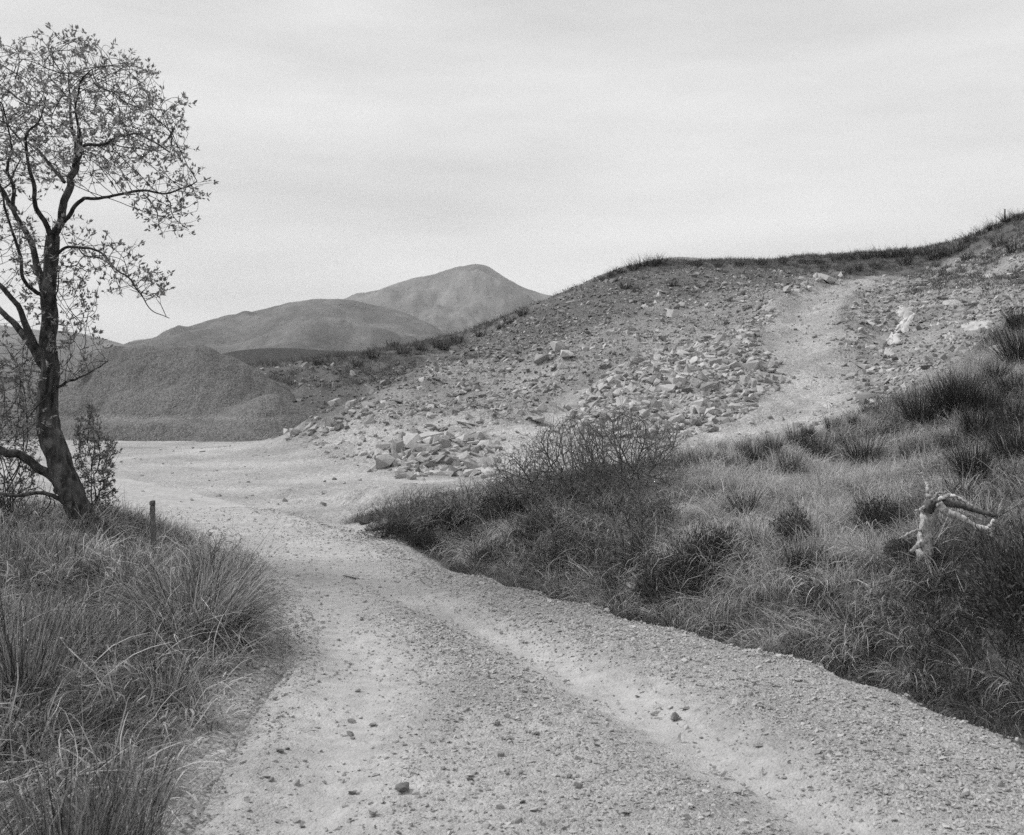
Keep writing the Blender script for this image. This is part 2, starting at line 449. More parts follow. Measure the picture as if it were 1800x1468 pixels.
GX, GY = np.arange(-34, 52, .16), np.arange(2.4, 112, .16)
GZ = H(*np.meshgrid(GX, GY))
def Hg(x, y):
    fx = np.clip((x - GX[0]) / .16, 0, len(GX) - 1.01); fy = np.clip((y - GY[0]) / .16, 0, len(GY) - 1.01)
    i, j = fx.astype(int), fy.astype(int); u, v = fx - i, fy - j
    return (GZ[j, i] * (1 - u) + GZ[j, i + 1] * u) * (1 - v) + (GZ[j + 1, i] * (1 - u) + GZ[j + 1, i + 1] * u) * v
def pix(px, py, y0=3.2, y1=110):
    """first ground point along the ray through a photo pixel"""
    Y = y0 * (y1 / y0) ** np.linspace(0, 1, 700)
    X = (px - CX) * Y / FPX; Zr = CAM_H - (py - HZ) * Y / FPX
    hit = np.nonzero(Zr <= Hg(X, Y))[0]
    i = hit[0] if len(hit) else 699
    return np.array([X[i], Y[i], float(H(X[i], Y[i]))])

def proj(x, y, z):
    return CX + FPX * x / y, HZ + FPX * (CAM_H - z) / y

# zones (photo-pixel outlines laid on the ground) : albedo, pebble share, stones per m2, size
ZONES = [
    ('yard', [(-300, 768), (505, 771), (560, 800), (650, 834), (720, 846), (900, 842), (960, 900), (620, 935), (300, 1000), (-300, 1000)], .38, .6, 1.6, .045),
    ('floor', [(860, 742), (960, 742), (1010, 762), (1160, 778), (1260, 757), (1420, 715), (1500, 680), (1560, 700), (1530, 740), (1300, 830), (1100, 850), (880, 860)], .41, .8, 7, .07),
    ('berm', [(495, 778), (560, 745), (640, 732), (870, 742), (885, 800), (860, 830), (650, 836), (560, 802)], .36, .9, 14, .09),
    ('smallheap', [(640, 828), (690, 780), (770, 755), (880, 775), (890, 838), (700, 845)], .35, .9, 22, .16),
    ('edge', [(500, 775), (560, 735), (640, 700), (690, 715), (640, 745), (560, 765)], .33, .8, 22, .17),
    ('mound', [(620, 735), (690, 680), (760, 640), (850, 635), (960, 640), (1010, 690), (940, 742), (860, 745)], .28, 1, 36, .075),
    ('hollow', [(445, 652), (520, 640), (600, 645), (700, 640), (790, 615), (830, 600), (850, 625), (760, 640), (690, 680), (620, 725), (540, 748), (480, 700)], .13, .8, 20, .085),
    ('scree', [(815, 600), (900, 557), (1000, 512), (1100, 476), (1300, 474), (1440, 487), (1360, 530), (1320, 590), (1200, 625), (1080, 660), (1010, 690), (960, 640), (860, 640)], .255, 1, 40, .075),
    ('pile', [(985, 757), (1030, 700), (1080, 655), (1200, 605), (1325, 575), (1350, 620), (1400, 670), (1330, 710), (1250, 757), (1160, 780)], .3, 1, 48, .13),
    ('track', [(1335, 585), (1370, 525), (1440, 495), (1590, 485), (1510, 510), (1470, 560), (1478, 640), (1500, 690), (1400, 690), (1350, 630)], .37, .9, 12, .055),
    ('gully', [(925, 748), (985, 705), (1050, 665), (1075, 660), (1040, 690), (1000, 720), (965, 750)], .37, .6, 4, .07),
    ('flank', [(1478, 560), (1515, 508), (1600, 485), (1700, 452), (1800, 415), (1830, 520), (1790, 590), (1720, 650), (1620, 700), (1500, 705), (1480, 650)], .29, 1, 30, .085),
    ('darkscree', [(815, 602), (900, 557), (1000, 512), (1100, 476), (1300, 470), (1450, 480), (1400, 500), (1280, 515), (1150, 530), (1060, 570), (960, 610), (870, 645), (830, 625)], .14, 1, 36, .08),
    ('ridge', [(1318, 585), (1350, 528), (1432, 488), (1480, 482), (1480, 490), (1440, 498), (1372, 530), (1345, 585)], .33, 1, 26, .11),
    ('ridge', [(600, 742), (700, 728), (860, 735), (900, 746), (860, 752), (700, 748), (620, 752)], .35, 1, 18, .1),
]
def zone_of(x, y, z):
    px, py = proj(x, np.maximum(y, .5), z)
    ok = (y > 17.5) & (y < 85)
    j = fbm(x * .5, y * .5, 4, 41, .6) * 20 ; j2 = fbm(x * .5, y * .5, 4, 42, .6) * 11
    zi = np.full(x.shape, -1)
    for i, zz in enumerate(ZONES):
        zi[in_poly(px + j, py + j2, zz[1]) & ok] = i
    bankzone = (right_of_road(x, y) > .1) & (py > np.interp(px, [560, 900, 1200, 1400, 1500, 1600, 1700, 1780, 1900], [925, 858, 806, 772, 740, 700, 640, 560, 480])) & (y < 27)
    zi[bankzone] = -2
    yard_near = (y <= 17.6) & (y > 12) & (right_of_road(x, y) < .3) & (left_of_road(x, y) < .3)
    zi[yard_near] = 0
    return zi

def build_ground():
    a1 = np.radians(np.linspace(-35, 35, 481)); a2 = np.radians(np.linspace(35, 325, 61))[1:-1]
    ang = np.r_[a1, a2]
    r = np.r_[np.geomspace(.8, 4, 16)[:-1], np.geomspace(4, 85, 420)[:-1], np.geomspace(85, 6000, 60)]
    A, R = np.meshgrid(ang, r)
    X, Y = np.sin(A) * R, np.cos(A) * R
    Z = H(X, Y)
    onr = (right_of_road(X, Y) < -.12) & (left_of_road(X, Y) < -.12) & (Y < 30)
    Z = Z - (.03 + .09 * (1 - sstep(12.5, 17, Y))) * sstep(.02, -.3, right_of_road(X, Y)) * sstep(.02, -.3, left_of_road(X, Y)) * (Y < 36)
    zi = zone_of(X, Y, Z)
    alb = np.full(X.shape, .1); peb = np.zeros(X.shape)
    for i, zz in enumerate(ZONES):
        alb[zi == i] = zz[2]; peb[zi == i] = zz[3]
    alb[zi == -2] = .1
    far = (Y > 45) & (zi == -1) & (np.hypot(X, Y) < 110); alb[far] = .12
    alb[np.hypot(X, Y) > 110] = .045
    lft = (zi == -1) & (Y < 45); alb[lft] = .1
    qd = lft & (Y > 19) & (right_of_road(X, Y) > 1); alb[qd] = .34; peb[qd] = .9
    dl_ = left_of_road(X, Y); sp = (dl_ > -.5) & (dl_ < .4 + .4 * fbm(X * 1.5, Y * 1.5, 3, 44)) & (Y < 14) & (Y > -14); alb[sp] = .33; peb[sp] = .9
    # compacted dust streaks in the yard
    n = len(ang); m = len(r)
    # soften zone borders a little
    for _ in range(4):
        alb[:, 1:-1] = (alb[:, :-2] + 2 * alb[:, 1:-1] + alb[:, 2:]) / 4
        alb[1:-1] = (alb[:-2] + 2 * alb[1:-1] + alb[2:]) / 4
    V = np.stack([X, Y, Z], -1).reshape(-1, 3)
    i = np.arange(m - 1)[:, None] * n; j = np.arange(n)[None, :]; j2 = (j + 1) % n
    Q = np.stack([i + j, i + n + j, i + n + j2, i + j2], -1).reshape(-1, 4)
    V = np.vstack([V, [[0, 0, float(H(np.array(0.), np.array(0.))) - .06]]])
    jj = np.arange(n); T = np.stack([jj, (jj + 1) % n, np.full(n, len(V) - 1)], -1)[:, ::-1]
    T = np.stack([np.full(n, len(V) - 1), jj, (jj + 1) % n], -1)
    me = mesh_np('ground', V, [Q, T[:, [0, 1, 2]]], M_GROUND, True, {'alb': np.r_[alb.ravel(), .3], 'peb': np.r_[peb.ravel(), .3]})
    bm = bmesh.new(); bm.from_mesh(me); bmesh.ops.recalc_face_normals(bm, faces=bm.faces)
    up = sum(f.normal.z for f in list(bm.faces)[:2000]) > 0
    if not up: bmesh.ops.reverse_faces(bm, faces=bm.faces)
    bm.to_mesh(me); bm.free()
    tag(obj('ground', me), 'pale quarry yard, spoil slopes and rough moorland ground', kind='structure')
build_ground()

# ------------------------------------------------------------------ road
RUT_R = [(2.2, -8), (2.2, 0), (1.95, 3), (1.58, 5.45), (1.05, 6.98), (.42, 8.46), (-.25, 9.9), (-1.16, 11.6), (-2.4, 14), (-3.7, 16.6), (-5.8, 20.5), (-9, 25.6), (-15, 29.5), (-25, 35)]
RUT_L = [(-.5, -8), (-.6, 0), (-.9, 3), (-1.0, 5.45), (-1.05, 7.46), (-1.4, 9.57), (-2.0, 11.6), (-3.3, 14.4), (-4.6, 16.6), (-6.6, 19.5), (-10, 23.7), (-15, 28), (-25, 33.6)]
def build_road():
    n, m = 700, 120
    def res(line, k):
        L = np.array(line); C = catmull(L, 2000); s = np.r_[0, np.cumsum(np.hypot(*np.diff(C, axis=0).T))]
        # denser close to the camera
        u = np.linspace(0, 1, k); w = s[-1] * (u ** 1.0)
        return np.stack([np.interp(w, s, C[:, 0]), np.interp(w, s, C[:, 1])], -1)
    Rr, Ll = res(R_EDGE, n), res(L_EDGE, n)
    t = np.linspace(0, 1, m)
    P = Ll[:, None, :] * (1 - t)[None, :, None] + Rr[:, None, :] * t[None, :, None]
    X, Y = P[..., 0], P[..., 1]
    edge = np.minimum(t, 1 - t)[None, :] * np.hypot(*(Rr - Ll).T)[:, None]
    Z = H(X, Y)
    dr, dl = seg_dist(X, Y, RUT_R), seg_dist(X, Y, RUT_L)
    nz = fbm(X * .7, Y * .7, 3, 51) * .18
    wob = .55 + .15 * fbm(X * .4, Y * .4, 2, 52)
    rut = np.maximum(np.exp(-((dr + nz) / (wob * .62)) ** 2), np.exp(-((dl + nz) / wob) ** 2))
    lf = sstep(9.5, 5, Y) * np.exp(-((X + .7) / 1.1) ** 2) * .6
    rut = np.clip(np.maximum(rut, lf) + sstep(9.5, 15, Y) * .75, 0, 1)
    nf = 1 - sstep(8.5, 14, Y)
    Z = Z + .008 + .03 * nf - .07 * nf * np.exp(-(dr / .32) ** 2) - .04 * nf * np.exp(-(dl / .36) ** 2) + .05 * nf * (1 - rut) * sstep(.1, .5, edge)
    Z = Z + .02 * fbm(X * 2.2, Y * 2.2, 4, 53) * (1 - .6 * rut) + .012 * fbm(X * 9, Y * 9, 3, 54) * (1 - .75 * rut)
    Z = Z - .075 * (1 - sstep(0, .25 + .2 * fbm(X * 1.4, Y * 1.4, 3, 55), edge))
    V = np.stack([X, Y, Z], -1).reshape(-1, 3)
    i = np.arange(n - 1)[:, None] * m; j = np.arange(m - 1)[None, :]
    Q = np.stack([i + j, i + j + 1, i + m + j + 1, i + m + j], -1).reshape(-1, 4)
    tag(obj('road', mesh_np('road', V, Q, M_ROAD, True, {'rut': rut.ravel()})), 'pale gravel haul road with two dusty wheel tracks', kind='structure')
build_road()
def road_z(x, y):
    """approximate top of the road surface"""
    x = np.asarray(x, float); y = np.asarray(y, float)
    e = np.minimum(-right_of_road(x, y), -left_of_road(x, y))
    dr, dl = seg_dist(x, y, RUT_R), seg_dist(x, y, RUT_L)
    nz = fbm(x * .7, y * .7, 3, 51) * .18; wob = .55 + .15 * fbm(x * .4, y * .4, 2, 52)
    rut = np.maximum(np.exp(-((dr + nz) / (wob * .62)) ** 2), np.exp(-((dl + nz) / wob) ** 2))
    lf = sstep(9.5, 5, y) * np.exp(-((x + .7) / 1.1) ** 2) * .6
    rut = np.clip(np.maximum(rut, lf) + sstep(9.5, 15, y) * .75, 0, 1)
    nf = 1 - sstep(8.5, 14, y)
    z = H(x, y) + .008 + .03 * nf - .07 * nf * np.exp(-(dr / .32) ** 2) - .04 * nf * np.exp(-(dl / .36) ** 2) + .05 * nf * (1 - rut) * sstep(.1, .5, e)
    z = z + .02 * fbm(x * 2.2, y * 2.2, 4, 53) * (1 - .6 * rut) + .012 * fbm(x * 9, y * 9, 3, 54) * (1 - .75 * rut)
    z = z - .075 * (1 - sstep(0, .25 + .2 * fbm(x * 1.4, y * 1.4, 3, 55), e))
    return z, rut

# ------------------------------------------------------------------ distant hills
def build_hill(label, sky, D, front, back, mat, amp, seed, nx=260, ny=90):
    px = np.linspace(sky[0][0], sky[-1][0], nx)
    py = np.interp(px, [s[0] for s in sky], [s[1] for s in sky])
    k = np.ones(9) / 9; py = np.convolve(np.pad(py, 4, mode='edge'), k, 'valid')
    X1 = (px - CX) * D / FPX
    Zc = (HZ - py) * D / FPX + CAM_H
    v = np.linspace(0, 1, ny)
    Yv = np.where(v < .7, front + (D - front) * v / .7, D + (back - D) * (v - .7) / .3)
    X, Y = np.meshgrid(X1, Yv)
    w = np.where(v < .7, sstep(0, .7, v) ** .85 * .55 + .45 * (v / .7), 1 - sstep(.7, 1, v))[:, None]
    base = -18.0
    e = sstep(0, .05, (px - px[0]) / (px[-1] - px[0])) * sstep(0, .05, (px[-1] - px) / (px[-1] - px[0]))
    Zc = base + (Zc - base) * (.25 + .75 * e)
    s = 900.0
    rid = 1 - np.abs(fbm(X / s * 2.2 + 3, Y / s * 1.1, 5, seed)) * 2
    n = fbm(X / s * 6, Y / s * 4, 6, seed + 3, .6)
    cut = (np.sin(np.clip(v / .7, 0, 1) * pi) ** .8)[:, None]
    Z = base + (Zc[None, :] - base) * w - cut * amp * (1 - rid) + amp * .4 * n * cut + amp * .1 * n
    V = np.stack([X, Y, Z], -1).reshape(-1, 3)
    i = np.arange(ny - 1)[:, None] * nx; j = np.arange(nx - 1)[None, :]
    Q = np.stack([i + j, i + j + 1, i + nx + j + 1, i + nx + j], -1).reshape(-1, 4)
    tag(obj('hill', mesh_np('hill', V, Q, mat, True)), label, kind='structure')
M_HILL1 = mat_hill('near_hill_mat', .105, 1.0)
M_HILL2 = mat_hill('mountain_mat', .135, 1.0)
build_hill('rounded grassy hill in front of the peak', [(150, 668), (250, 648), (330, 608), (372, 584), (405, 566), (440, 549), (500, 532), (560, 522), (610, 524), (650, 533), (700, 545), (760, 572), (800, 600), (850, 640), (900, 668)], 2300, 1100, 3000, M_HILL1, 48, 3)
build_hill('highest distant peak on the skyline', [(480, 600), (560, 545), (610, 524), (628, 513), (650, 512), (700, 494), (730, 486), (770, 479), (808, 470), (825, 465), (850, 463), (868, 471), (890, 487), (915, 501), (945, 515), (960, 516), (975, 520), (1050, 580), (1200, 660)], 3900, 2400, 5000, M_HILL2, 110, 9)
build_hill('low serrated far ridge left of the rounded hill', [(120, 640), (200, 620), (215, 608), (235, 598), (275, 594), (300, 588), (335, 580), (352, 579), (380, 590), (420, 600), (520, 640)], 4600, 3600, 5300, M_HILL2, 40, 14)
build_hill('far slope behind the leaning tree', [(-700, 470), (-400, 510), (-200, 545), (0, 572), (60, 580), (120, 583), (150, 590), (180, 597), (215, 609), (260, 630), (330, 668)], 3600, 2200, 4600, M_HILL1, 50, 21)
build_hill('far shoulder rising behind the quarry crest', [(900, 620), (960, 560), (1010, 508), (1040, 490), (1090, 470), (1130, 460), (1190, 450), (1260, 456), (1400, 480), (1600, 560), (1800, 640)], 2900, 1700, 3800, M_HILL2, 40, 27)

# ------------------------------------------------------------------ gravel heap
def heap_h(X, Y):
    xa, xb, yr = -16.0, -12.9, 46.2
    t = np.clip(X, xa, xb)
    dxr = np.where(X > xb, (X - xb) * .98, np.where(X < xa, (X - xa) * .8, 0))
    d = np.hypot(dxr, (Y - yr) * np.where(Y < yr, 1.0, .9))
    main = 3.42 - .62 * (np.sqrt(d * d + .35) - .59)
    main = main + .16 * fbm(X * .28, Y * .28, 3, 61) - .35 * np.exp(-((X + 13.2) ** 2 + (Y - 43.6) ** 2) / .5) * .4 - .14 * np.exp(-((X + 11.8) ** 2 + (Y - 43.3) ** 2) / .7)
    sk = (X + 9.0) / 1.5
    # second tip on the right hand side
    c2 = 1.85 - .6 * np.sqrt(((X + 8.9) * 1.05) ** 2 + (Y - 42.2) ** 2 + .4)
    # bulldozed bench along the foot
    ex = sstep(-18.6, -17.4, X) * (1 - .3 * sstep(-12.5, -9.0, X)) * (1 - sstep(-9.2, -7.0, X))
    b0 = (Y - 38.75 - .45 * fbm(X * .35, Y * .1, 3, 63)) * .72; b1 = .6 + .12 * fbm(X * .5, Y * .7, 3, 62)
    bench = (-.12 * np.log(np.exp(-b0 / .12) + np.exp(-b1 / .12))) * ex - .4 * (1 - ex)
    sm = .22; mc = np.maximum(main, c2); mc = mc + sm * np.log(np.exp((main - mc) / sm) + np.exp((c2 - mc) / sm))
    z = np.maximum(mc, bench)
    z = z + np.where(z > .75, .2, .0) * fbm(X * .9 + .3 * fbm(X, Y, 2, 67), Y * .25, 3, 66)
    z = z + .035 * fbm(X * 1.6, Y * 1.6, 4, 64) + .02 * fbm(X * 7, Y * 7, 2, 65)
    pale_tone = np.exp(-((z - .66) / .07) ** 2) * sstep(38.9, 39.6, Y) * (1 - sstep(41.6, 42.3, Y)) * ex  # paler band along the flat top of the bench
    return z, pale_tone
def build_heap():
    nx, ny = 360, 260
    X, Y = np.meshgrid(np.linspace(-25, -5.5, nx), np.linspace(37.5, 54, ny))
    h, pale_tone = heap_h(X, Y)
    g = H(X, Y)
    Z = np.maximum(g - .25, h)
    V = np.stack([X + 15, Y - 45, Z], -1).reshape(-1, 3)
    i = np.arange(ny - 1)[:, None] * nx; j = np.arange(nx - 1)[None, :]
    Q = np.stack([i + j, i + j + 1, i + nx + j + 1, i + nx + j], -1).reshape(-1, 4)
    keep = (Z > g - .12).ravel()[Q].any(1)
    o = obj('gravel_heap', mesh_np('gravel_heap', V, Q[keep], M_HEAP, True, {'pale_tone': pale_tone.ravel()}), loc=(-15, 45, 0))
    tag(o, 'large dark flat-topped heap of crushed gravel at the back of the yard', 'gravel heap')
build_heap()

# ------------------------------------------------------------------ scatter machinery (for uncountable stuff only)
LIB = 0
def scatter(name, pts, rot, scl, variants, idx, label, parent=None):
    global LIB
    c = bpy.data.collections.new('library_%d' % LIB); LIB += 1
    for k, me in enumerate(variants):
        c.objects.link(bpy.data.objects.new('piece_%02d' % k, me))
    me = bpy.data.meshes.new(name); me.vertices.add(len(pts)); me.vertices.foreach_set('co', np.asarray(pts, np.float32).ravel())
    for k, v, t in (('rot', rot, 'FLOAT_VECTOR'), ('scl', scl, 'FLOAT_VECTOR')):
        a = me.attributes.new(k, t, 'POINT'); a.data.foreach_set('vector', np.asarray(v, np.float32).ravel())
    a = me.attributes.new('idx', 'INT', 'POINT'); a.data.foreach_set('value', np.asarray(idx, np.int32))
    o = obj(name, me, parent)
    ng = bpy.data.node_groups.new(name + '_nodes', 'GeometryNodeTree')
    ng.interface.new_socket('Geometry', in_out='INPUT', socket_type='NodeSocketGeometry')
    ng.interface.new_socket('Geometry', in_out='OUTPUT', socket_type='NodeSocketGeometry')
    N, L = ng.nodes, ng.links
    gi, go = N.new('NodeGroupInput'), N.new('NodeGroupOutput')
    ci = N.new('GeometryNodeCollectionInfo'); ci.inputs[0].default_value = c
    ci.inputs['Separate Children'].default_value = True; ci.inputs['Reset Children'].default_value = True
    ip = N.new('GeometryNodeInstanceOnPoints'); ip.inputs['Pick Instance'].default_value = True
    def na(nm, dt):
        n = N.new('GeometryNodeInputNamedAttribute'); n.data_type = dt; n.inputs[0].default_value = nm; return n.outputs[0]
    L.new(gi.outputs[0], ip.inputs['Points']); L.new(ci.outputs[0], ip.inputs['Instance'])
    L.new(na('idx', 'INT'), ip.inputs['Instance Index'])
    e = N.new('FunctionNodeEulerToRotation'); L.new(na('rot', 'FLOAT_VECTOR'), e.inputs[0]); L.new(e.outputs[0], ip.inputs['Rotation'])
    L.new(na('scl', 'FLOAT_VECTOR'), ip.inputs['Scale'])
    L.new(ip.outputs[0], go.inputs[0])
    md = o.modifiers.new('scatter', 'NODES'); md.node_group = ng
    tag(o, label, kind='stuff')
    return o

# ------------------------------------------------------------------ rock shapes
def rock_mesh(name, seed, mat, flat=.6, n=13, long=1.0):
    r = np.random.default_rng(seed)
    bm = bmesh.new()
    P = r.uniform(-.5, .5, (n, 3))
    P = P / (np.abs(P).max(1, keepdims=True) + 1e-6) * .5 * r.uniform(.72, 1, (n, 1)) * np.array([long, .8, flat])
    for p in P: bm.verts.new(p)
    res = bmesh.ops.convex_hull(bm, input=bm.verts)
    bmesh.ops.delete(bm, geom=[v for v in bm.verts if not v.link_faces], context='VERTS')
    bmesh.ops.bevel(bm, geom=bm.edges[:], offset=.018, segments=1, affect='EDGES') if n < 11 else None
    bmesh.ops.recalc_face_normals(bm, faces=bm.faces)
    me = bpy.data.meshes.new(name); bm.to_mesh(me); bm.free(); me.materials.append(mat)
    return me
ROCKS = [rock_mesh('rock', 100 + k, M_ROCK, (.45, .7, .35, .8)[k % 4], 12 + k % 4, (1.0, 1.15, 1.3)[k % 3]) for k in range(12)]
DROCKS = [rock_mesh('dark_rock', 130 + k, M_ROCKD, (.4, .6, .35)[k % 3], 12, 1.15) for k in range(8)]
PEBS = [rock_mesh('pebble', 160 + k, M_PEB, (.5, .65, .4)[k % 3], 11, 1.1) for k in range(8)]
DSTONES = [rock_mesh('stone', 190 + k, M_DSTONE, (.6, .7, .5)[k % 3], 13, 1.05) for k in range(6)]
PALES = [rock_mesh('slab', 210 + k, M_PALE, .25, 15, 1.2) for k in range(5)]

# ------------------------------------------------------------------ loose rubble of the quarry
def normals_rot(x, y, n, tilt=.35):
    e = .3
    gx = (H(x + e, y) - H(x - e, y)) / (2 * e); gy = (H(x, y + e) - H(x, y - e)) / (2 * e)
    rx = np.arctan(gy) + RNG.normal(0, tilt, n); ry = -np.arctan(gx) + RNG.normal(0, tilt, n)
    return np.stack([rx, ry, RNG.uniform(0, 2 * pi, n)], -1)
def build_rubble():
    n0 = 300000
    x = RNG.uniform(-16, 34, n0); y = RNG.uniform(18, 78, n0)
    z = H(x, y); zi = zone_of(x, y, z)
    area = 50 * 60.0
    dens = np.array([zz[4] for zz in ZONES] + [0, 0])[zi] * 1.25
    size = np.array([zz[5] for zz in ZONES] + [0, 0])[zi]
    clump = .55 + .9 * sstep(-.4, .5, fbm(x * .6, y * .6, 3, 71))
    px, py = proj(x, y, z)
    vis = (px > -150) & (px < 1950)
    keep = (RNG.uniform(0, 1, n0) < dens * clump * area / n0) & vis & (zi >= 0)
    x, y, z, zi, size = x[keep], y[keep], z[keep], zi[keep], size[keep]
    n = len(x)
    s = size * np.exp(RNG.normal(0, .6, n)); s = np.clip(s, .025, .45); s = np.where(zi == 0, np.minimum(s, .11), s)
    rot = normals_rot(x, y, n, .4)
    dark = (zi == 6) | ((zi == 12) & (RNG.uniform(0, 1, n) < .85)) | ((zi == 7) & (RNG.uniform(0, 1, n) < .5)) | ((zi == 5) & (RNG.uniform(0, 1, n) < .5)) | ((zi == 11) & (RNG.uniform(0, 1, n) < .4)) | (RNG.uniform(0, 1, n) < .08)
    for nm, sel, var, lab in (('rubble', ~dark, ROCKS, 'pale broken quarry stone strewn over the yard edge, spoil heaps and track'),
                              ('scree', dark, DROCKS, 'darker grey scree and stone chips covering the upper quarry slope')):
        k = sel.sum()
        sc = s[sel][:, None] * RNG.uniform(.75, 1.25, (k, 3))
        scatter(nm, np.stack([x[sel], y[sel], z[sel] + s[sel] * .03], -1), rot[sel], sc, var, RNG.integers(0, len(var), k), lab)
    print('rubble', n)
build_rubble()

def build_road_gravel():
    n0 = 120000
    y = 3.6 + 15.5 * RNG.uniform(0, 1, n0) ** 1.35
    x = np.interp(y, [p[1] for p in L_EDGE], [p[0] for p in L_EDGE]) + RNG.uniform(-.13, 1.0, n0) * (np.interp(y, [p[1] for p in R_EDGE], [p[0] for p in R_EDGE]) - np.interp(y, [p[1] for p in L_EDGE], [p[0] for p in L_EDGE]))
    z, rut = road_z(x, y)
    z = np.maximum(z, H(x, y)); off = left_of_road(x, y) > -.35; rut = np.where(off, .35, rut)
    p = .1 + .75 * (1 - rut) ** 1.3
    p = p * (.5 + .8 * sstep(-.5, .5, fbm(x * 1.3, y * 1.3, 3, 77)))
    keep = RNG.uniform(0, 1, n0) < p
    x, y, z = x[keep], y[keep], z[keep]; n = len(x)
    s = np.clip(.0155 * np.exp(RNG.normal(0, .45, n)), .008, .055)
    rot = np.stack([RNG.normal(0, .3, n), RNG.normal(0, .3, n), RNG.uniform(0, 2 * pi, n)], -1)
    scatter('loose_gravel', np.stack([x, y, z + s * .1], -1), rot, s[:, None] * RNG.uniform(.8, 1.3, (n, 3)), PEBS, RNG.integers(0, len(PEBS), n), 'loose gravel lying on the haul road between the wheel tracks')
    print('gravel', n)
build_road_gravel()

# ------------------------------------------------------------------ single rocks
ORD = ['first', 'second', 'third', 'fourth', 'fifth', 'sixth', 'seventh', 'eighth', 'ninth', 'tenth', 'eleventh', 'twelfth', 'thirteenth', 'fourteenth', 'fifteenth', 'sixteenth', 'seventeenth',
       'eighteenth', 'nineteenth', 'twentieth'] + ['twenty-' + w for w in ('first', 'second', 'third', 'fourth', 'fifth', 'sixth', 'seventh', 'eighth', 'ninth')] + ['thirtieth'] + \
      ['thirty-' + w for w in ('first', 'second', 'third', 'fourth', 'fifth', 'sixth', 'seventh', 'eighth', 'ninth')] + ['fortieth'] + ['forty-' + w for w in ('first', 'second', 'third', 'fourth', 'fifth', 'sixth', 'seventh', 'eighth', 'ninth')] + ['fiftieth']
def slope_rot(x, y):
    return normals_rot(np.array([x]), np.array([y]), 1, .18)[0]
def rock_at(px, py, w, h, label, group=None, lib=None, name='rock', cat='rock'):
    p = pix(px, py)
    sx = w * p[1] / FPX; sz = h * p[1] / FPX
    lib = lib or ROCKS
    me = random.choice(lib)
    bx = [max(v.co[i] for v in me.vertices) - min(v.co[i] for v in me.vertices) for i in range(3)]
    r = slope_rot(p[0], p[1])
    o = obj(name, me, loc=(p[0], p[1], p[2] + sz * .28), rot=(r[0] * .4, r[1] * .4, RNG.uniform(-.5, .5)), scl=(sx / bx[0], sx * .8 / bx[1], sz / bx[2]))
    tag(o, label, cat, group); return o
for q in [(680, 822, 36, 28, 'pale pointed boulder at the left foot of the small rock heap'),
          (724, 786, 38, 30, 'grey blocky boulder on the left shoulder of the small rock heap'),
          (757, 775, 52, 20, 'long flat-topped boulder on top of the small rock heap'),
          (698, 797, 24, 26, 'upright grey boulder between the pointed boulder and the blocky one'),
          (586, 714, 24, 18, 'rounded boulder in the dark hollow right of the gravel heap'),
          (515, 766, 22, 16, 'bright boulder at the foot of the gravel heap right corner'),
          (953, 636, 36, 20, 'pale wedge-shaped boulder at the top of the pale gully'),
          (978, 621, 28, 22, 'grey cube-like boulder just right of the pale wedge-shaped boulder'),
          (998, 630, 26, 14, 'flat slab right of the pale wedge-shaped boulder on the dark slope'),
          (943, 742, 32, 12, 'low pale slab at the bottom end of the gully'),
          (1322, 655, 34, 30, 'largest pale block at the upper right corner of the rock pile'),
          (1294, 647, 28, 16, 'flat-lying block just left of the largest pale block'),
          (1312, 675, 22, 18, 'dark-faced block just below the largest pale block'),
          (1228, 722, 30, 26, 'big dark-faced block low in the middle of the rock pile'),
          (1252, 722, 22, 18, 'bright block right of the big dark-faced block on the rock pile'),
          (1240, 690, 20, 18, 'bright cube-shaped block in the centre of the rock pile'),
          (1256, 645, 24, 18, 'tilted block left of the flat-lying block on the rock pile top'),
          (1450, 494, 34, 13, 'lone pale rock beside the top bend of the haul track'),
          (1185, 558, 24, 16, 'grey rock alone on the dark scree above the rock pile'),
          (1520, 650, 26, 11, 'flat pale rock on the right verge of the haul track')]:
    rock_at(q[0], q[1], q[2], q[3], q[4])
# slabs of bare bedrock on the right flank
def outcrop(poly, label, seed, thick=.07):
    rng = np.random.default_rng(seed)
    c = np.mean(poly, 0); P = catmull([*map(tuple, poly), poly[0]], 26)[:-1]
    P = c + (P - c) * (1 + .16 * rng.normal(0, 1, (len(P), 1)))
    ring = []
    for f, lift in ((1.06, -.1), (.97, .25), (.8, .75), (.45, 1.0)):
        for q in P:
            p = pix(*(c + (q - c) * f), y0=26); ring.append([p[0], p[1], p[2] + thick * lift + rng.normal(0, .025)])
    pc = pix(*c, y0=26); n = len(P); V = np.array(ring + [[pc[0], pc[1], pc[2] + thick]]) - pc
    i = np.arange(3)[:, None] * n; jx = np.arange(n)[None, :]; j2 = (jx + 1) % n
    Q = np.stack([i + jx, i + j2, i + n + j2, i + n + jx], -1).reshape(-1, 4); k = np.arange(n)
    T = np.stack([3 * n + k, 3 * n + (k + 1) % n, np.full(n, 4 * n)], -1)
    me = mesh_np('bedrock_slab', V, [Q, T], M_PALE if seed < 4 else M_SLAB, False)
    bm = bmesh.new(); bm.from_mesh(me); bmesh.ops.recalc_face_normals(bm, faces=bm.faces); bm.to_mesh(me); bm.free()
    tag(obj('bedrock_slab', me, loc=pc), label, 'rock slab')
outcrop([(1578, 540), (1606, 541), (1608, 552), (1594, 560), (1580, 556)], 'bright bedrock slab, top one of the long white outcrop', 1)
outcrop([(1588, 560), (1604, 556), (1600, 574), (1586, 588), (1572, 586), (1580, 572)], 'bright bedrock slab in the middle of the long white outcrop', 2)
outcrop([(1568, 587), (1584, 590), (1578, 604), (1556, 608), (1556, 600)], 'bright bedrock slab, bottom one of the long white outcrop', 3)
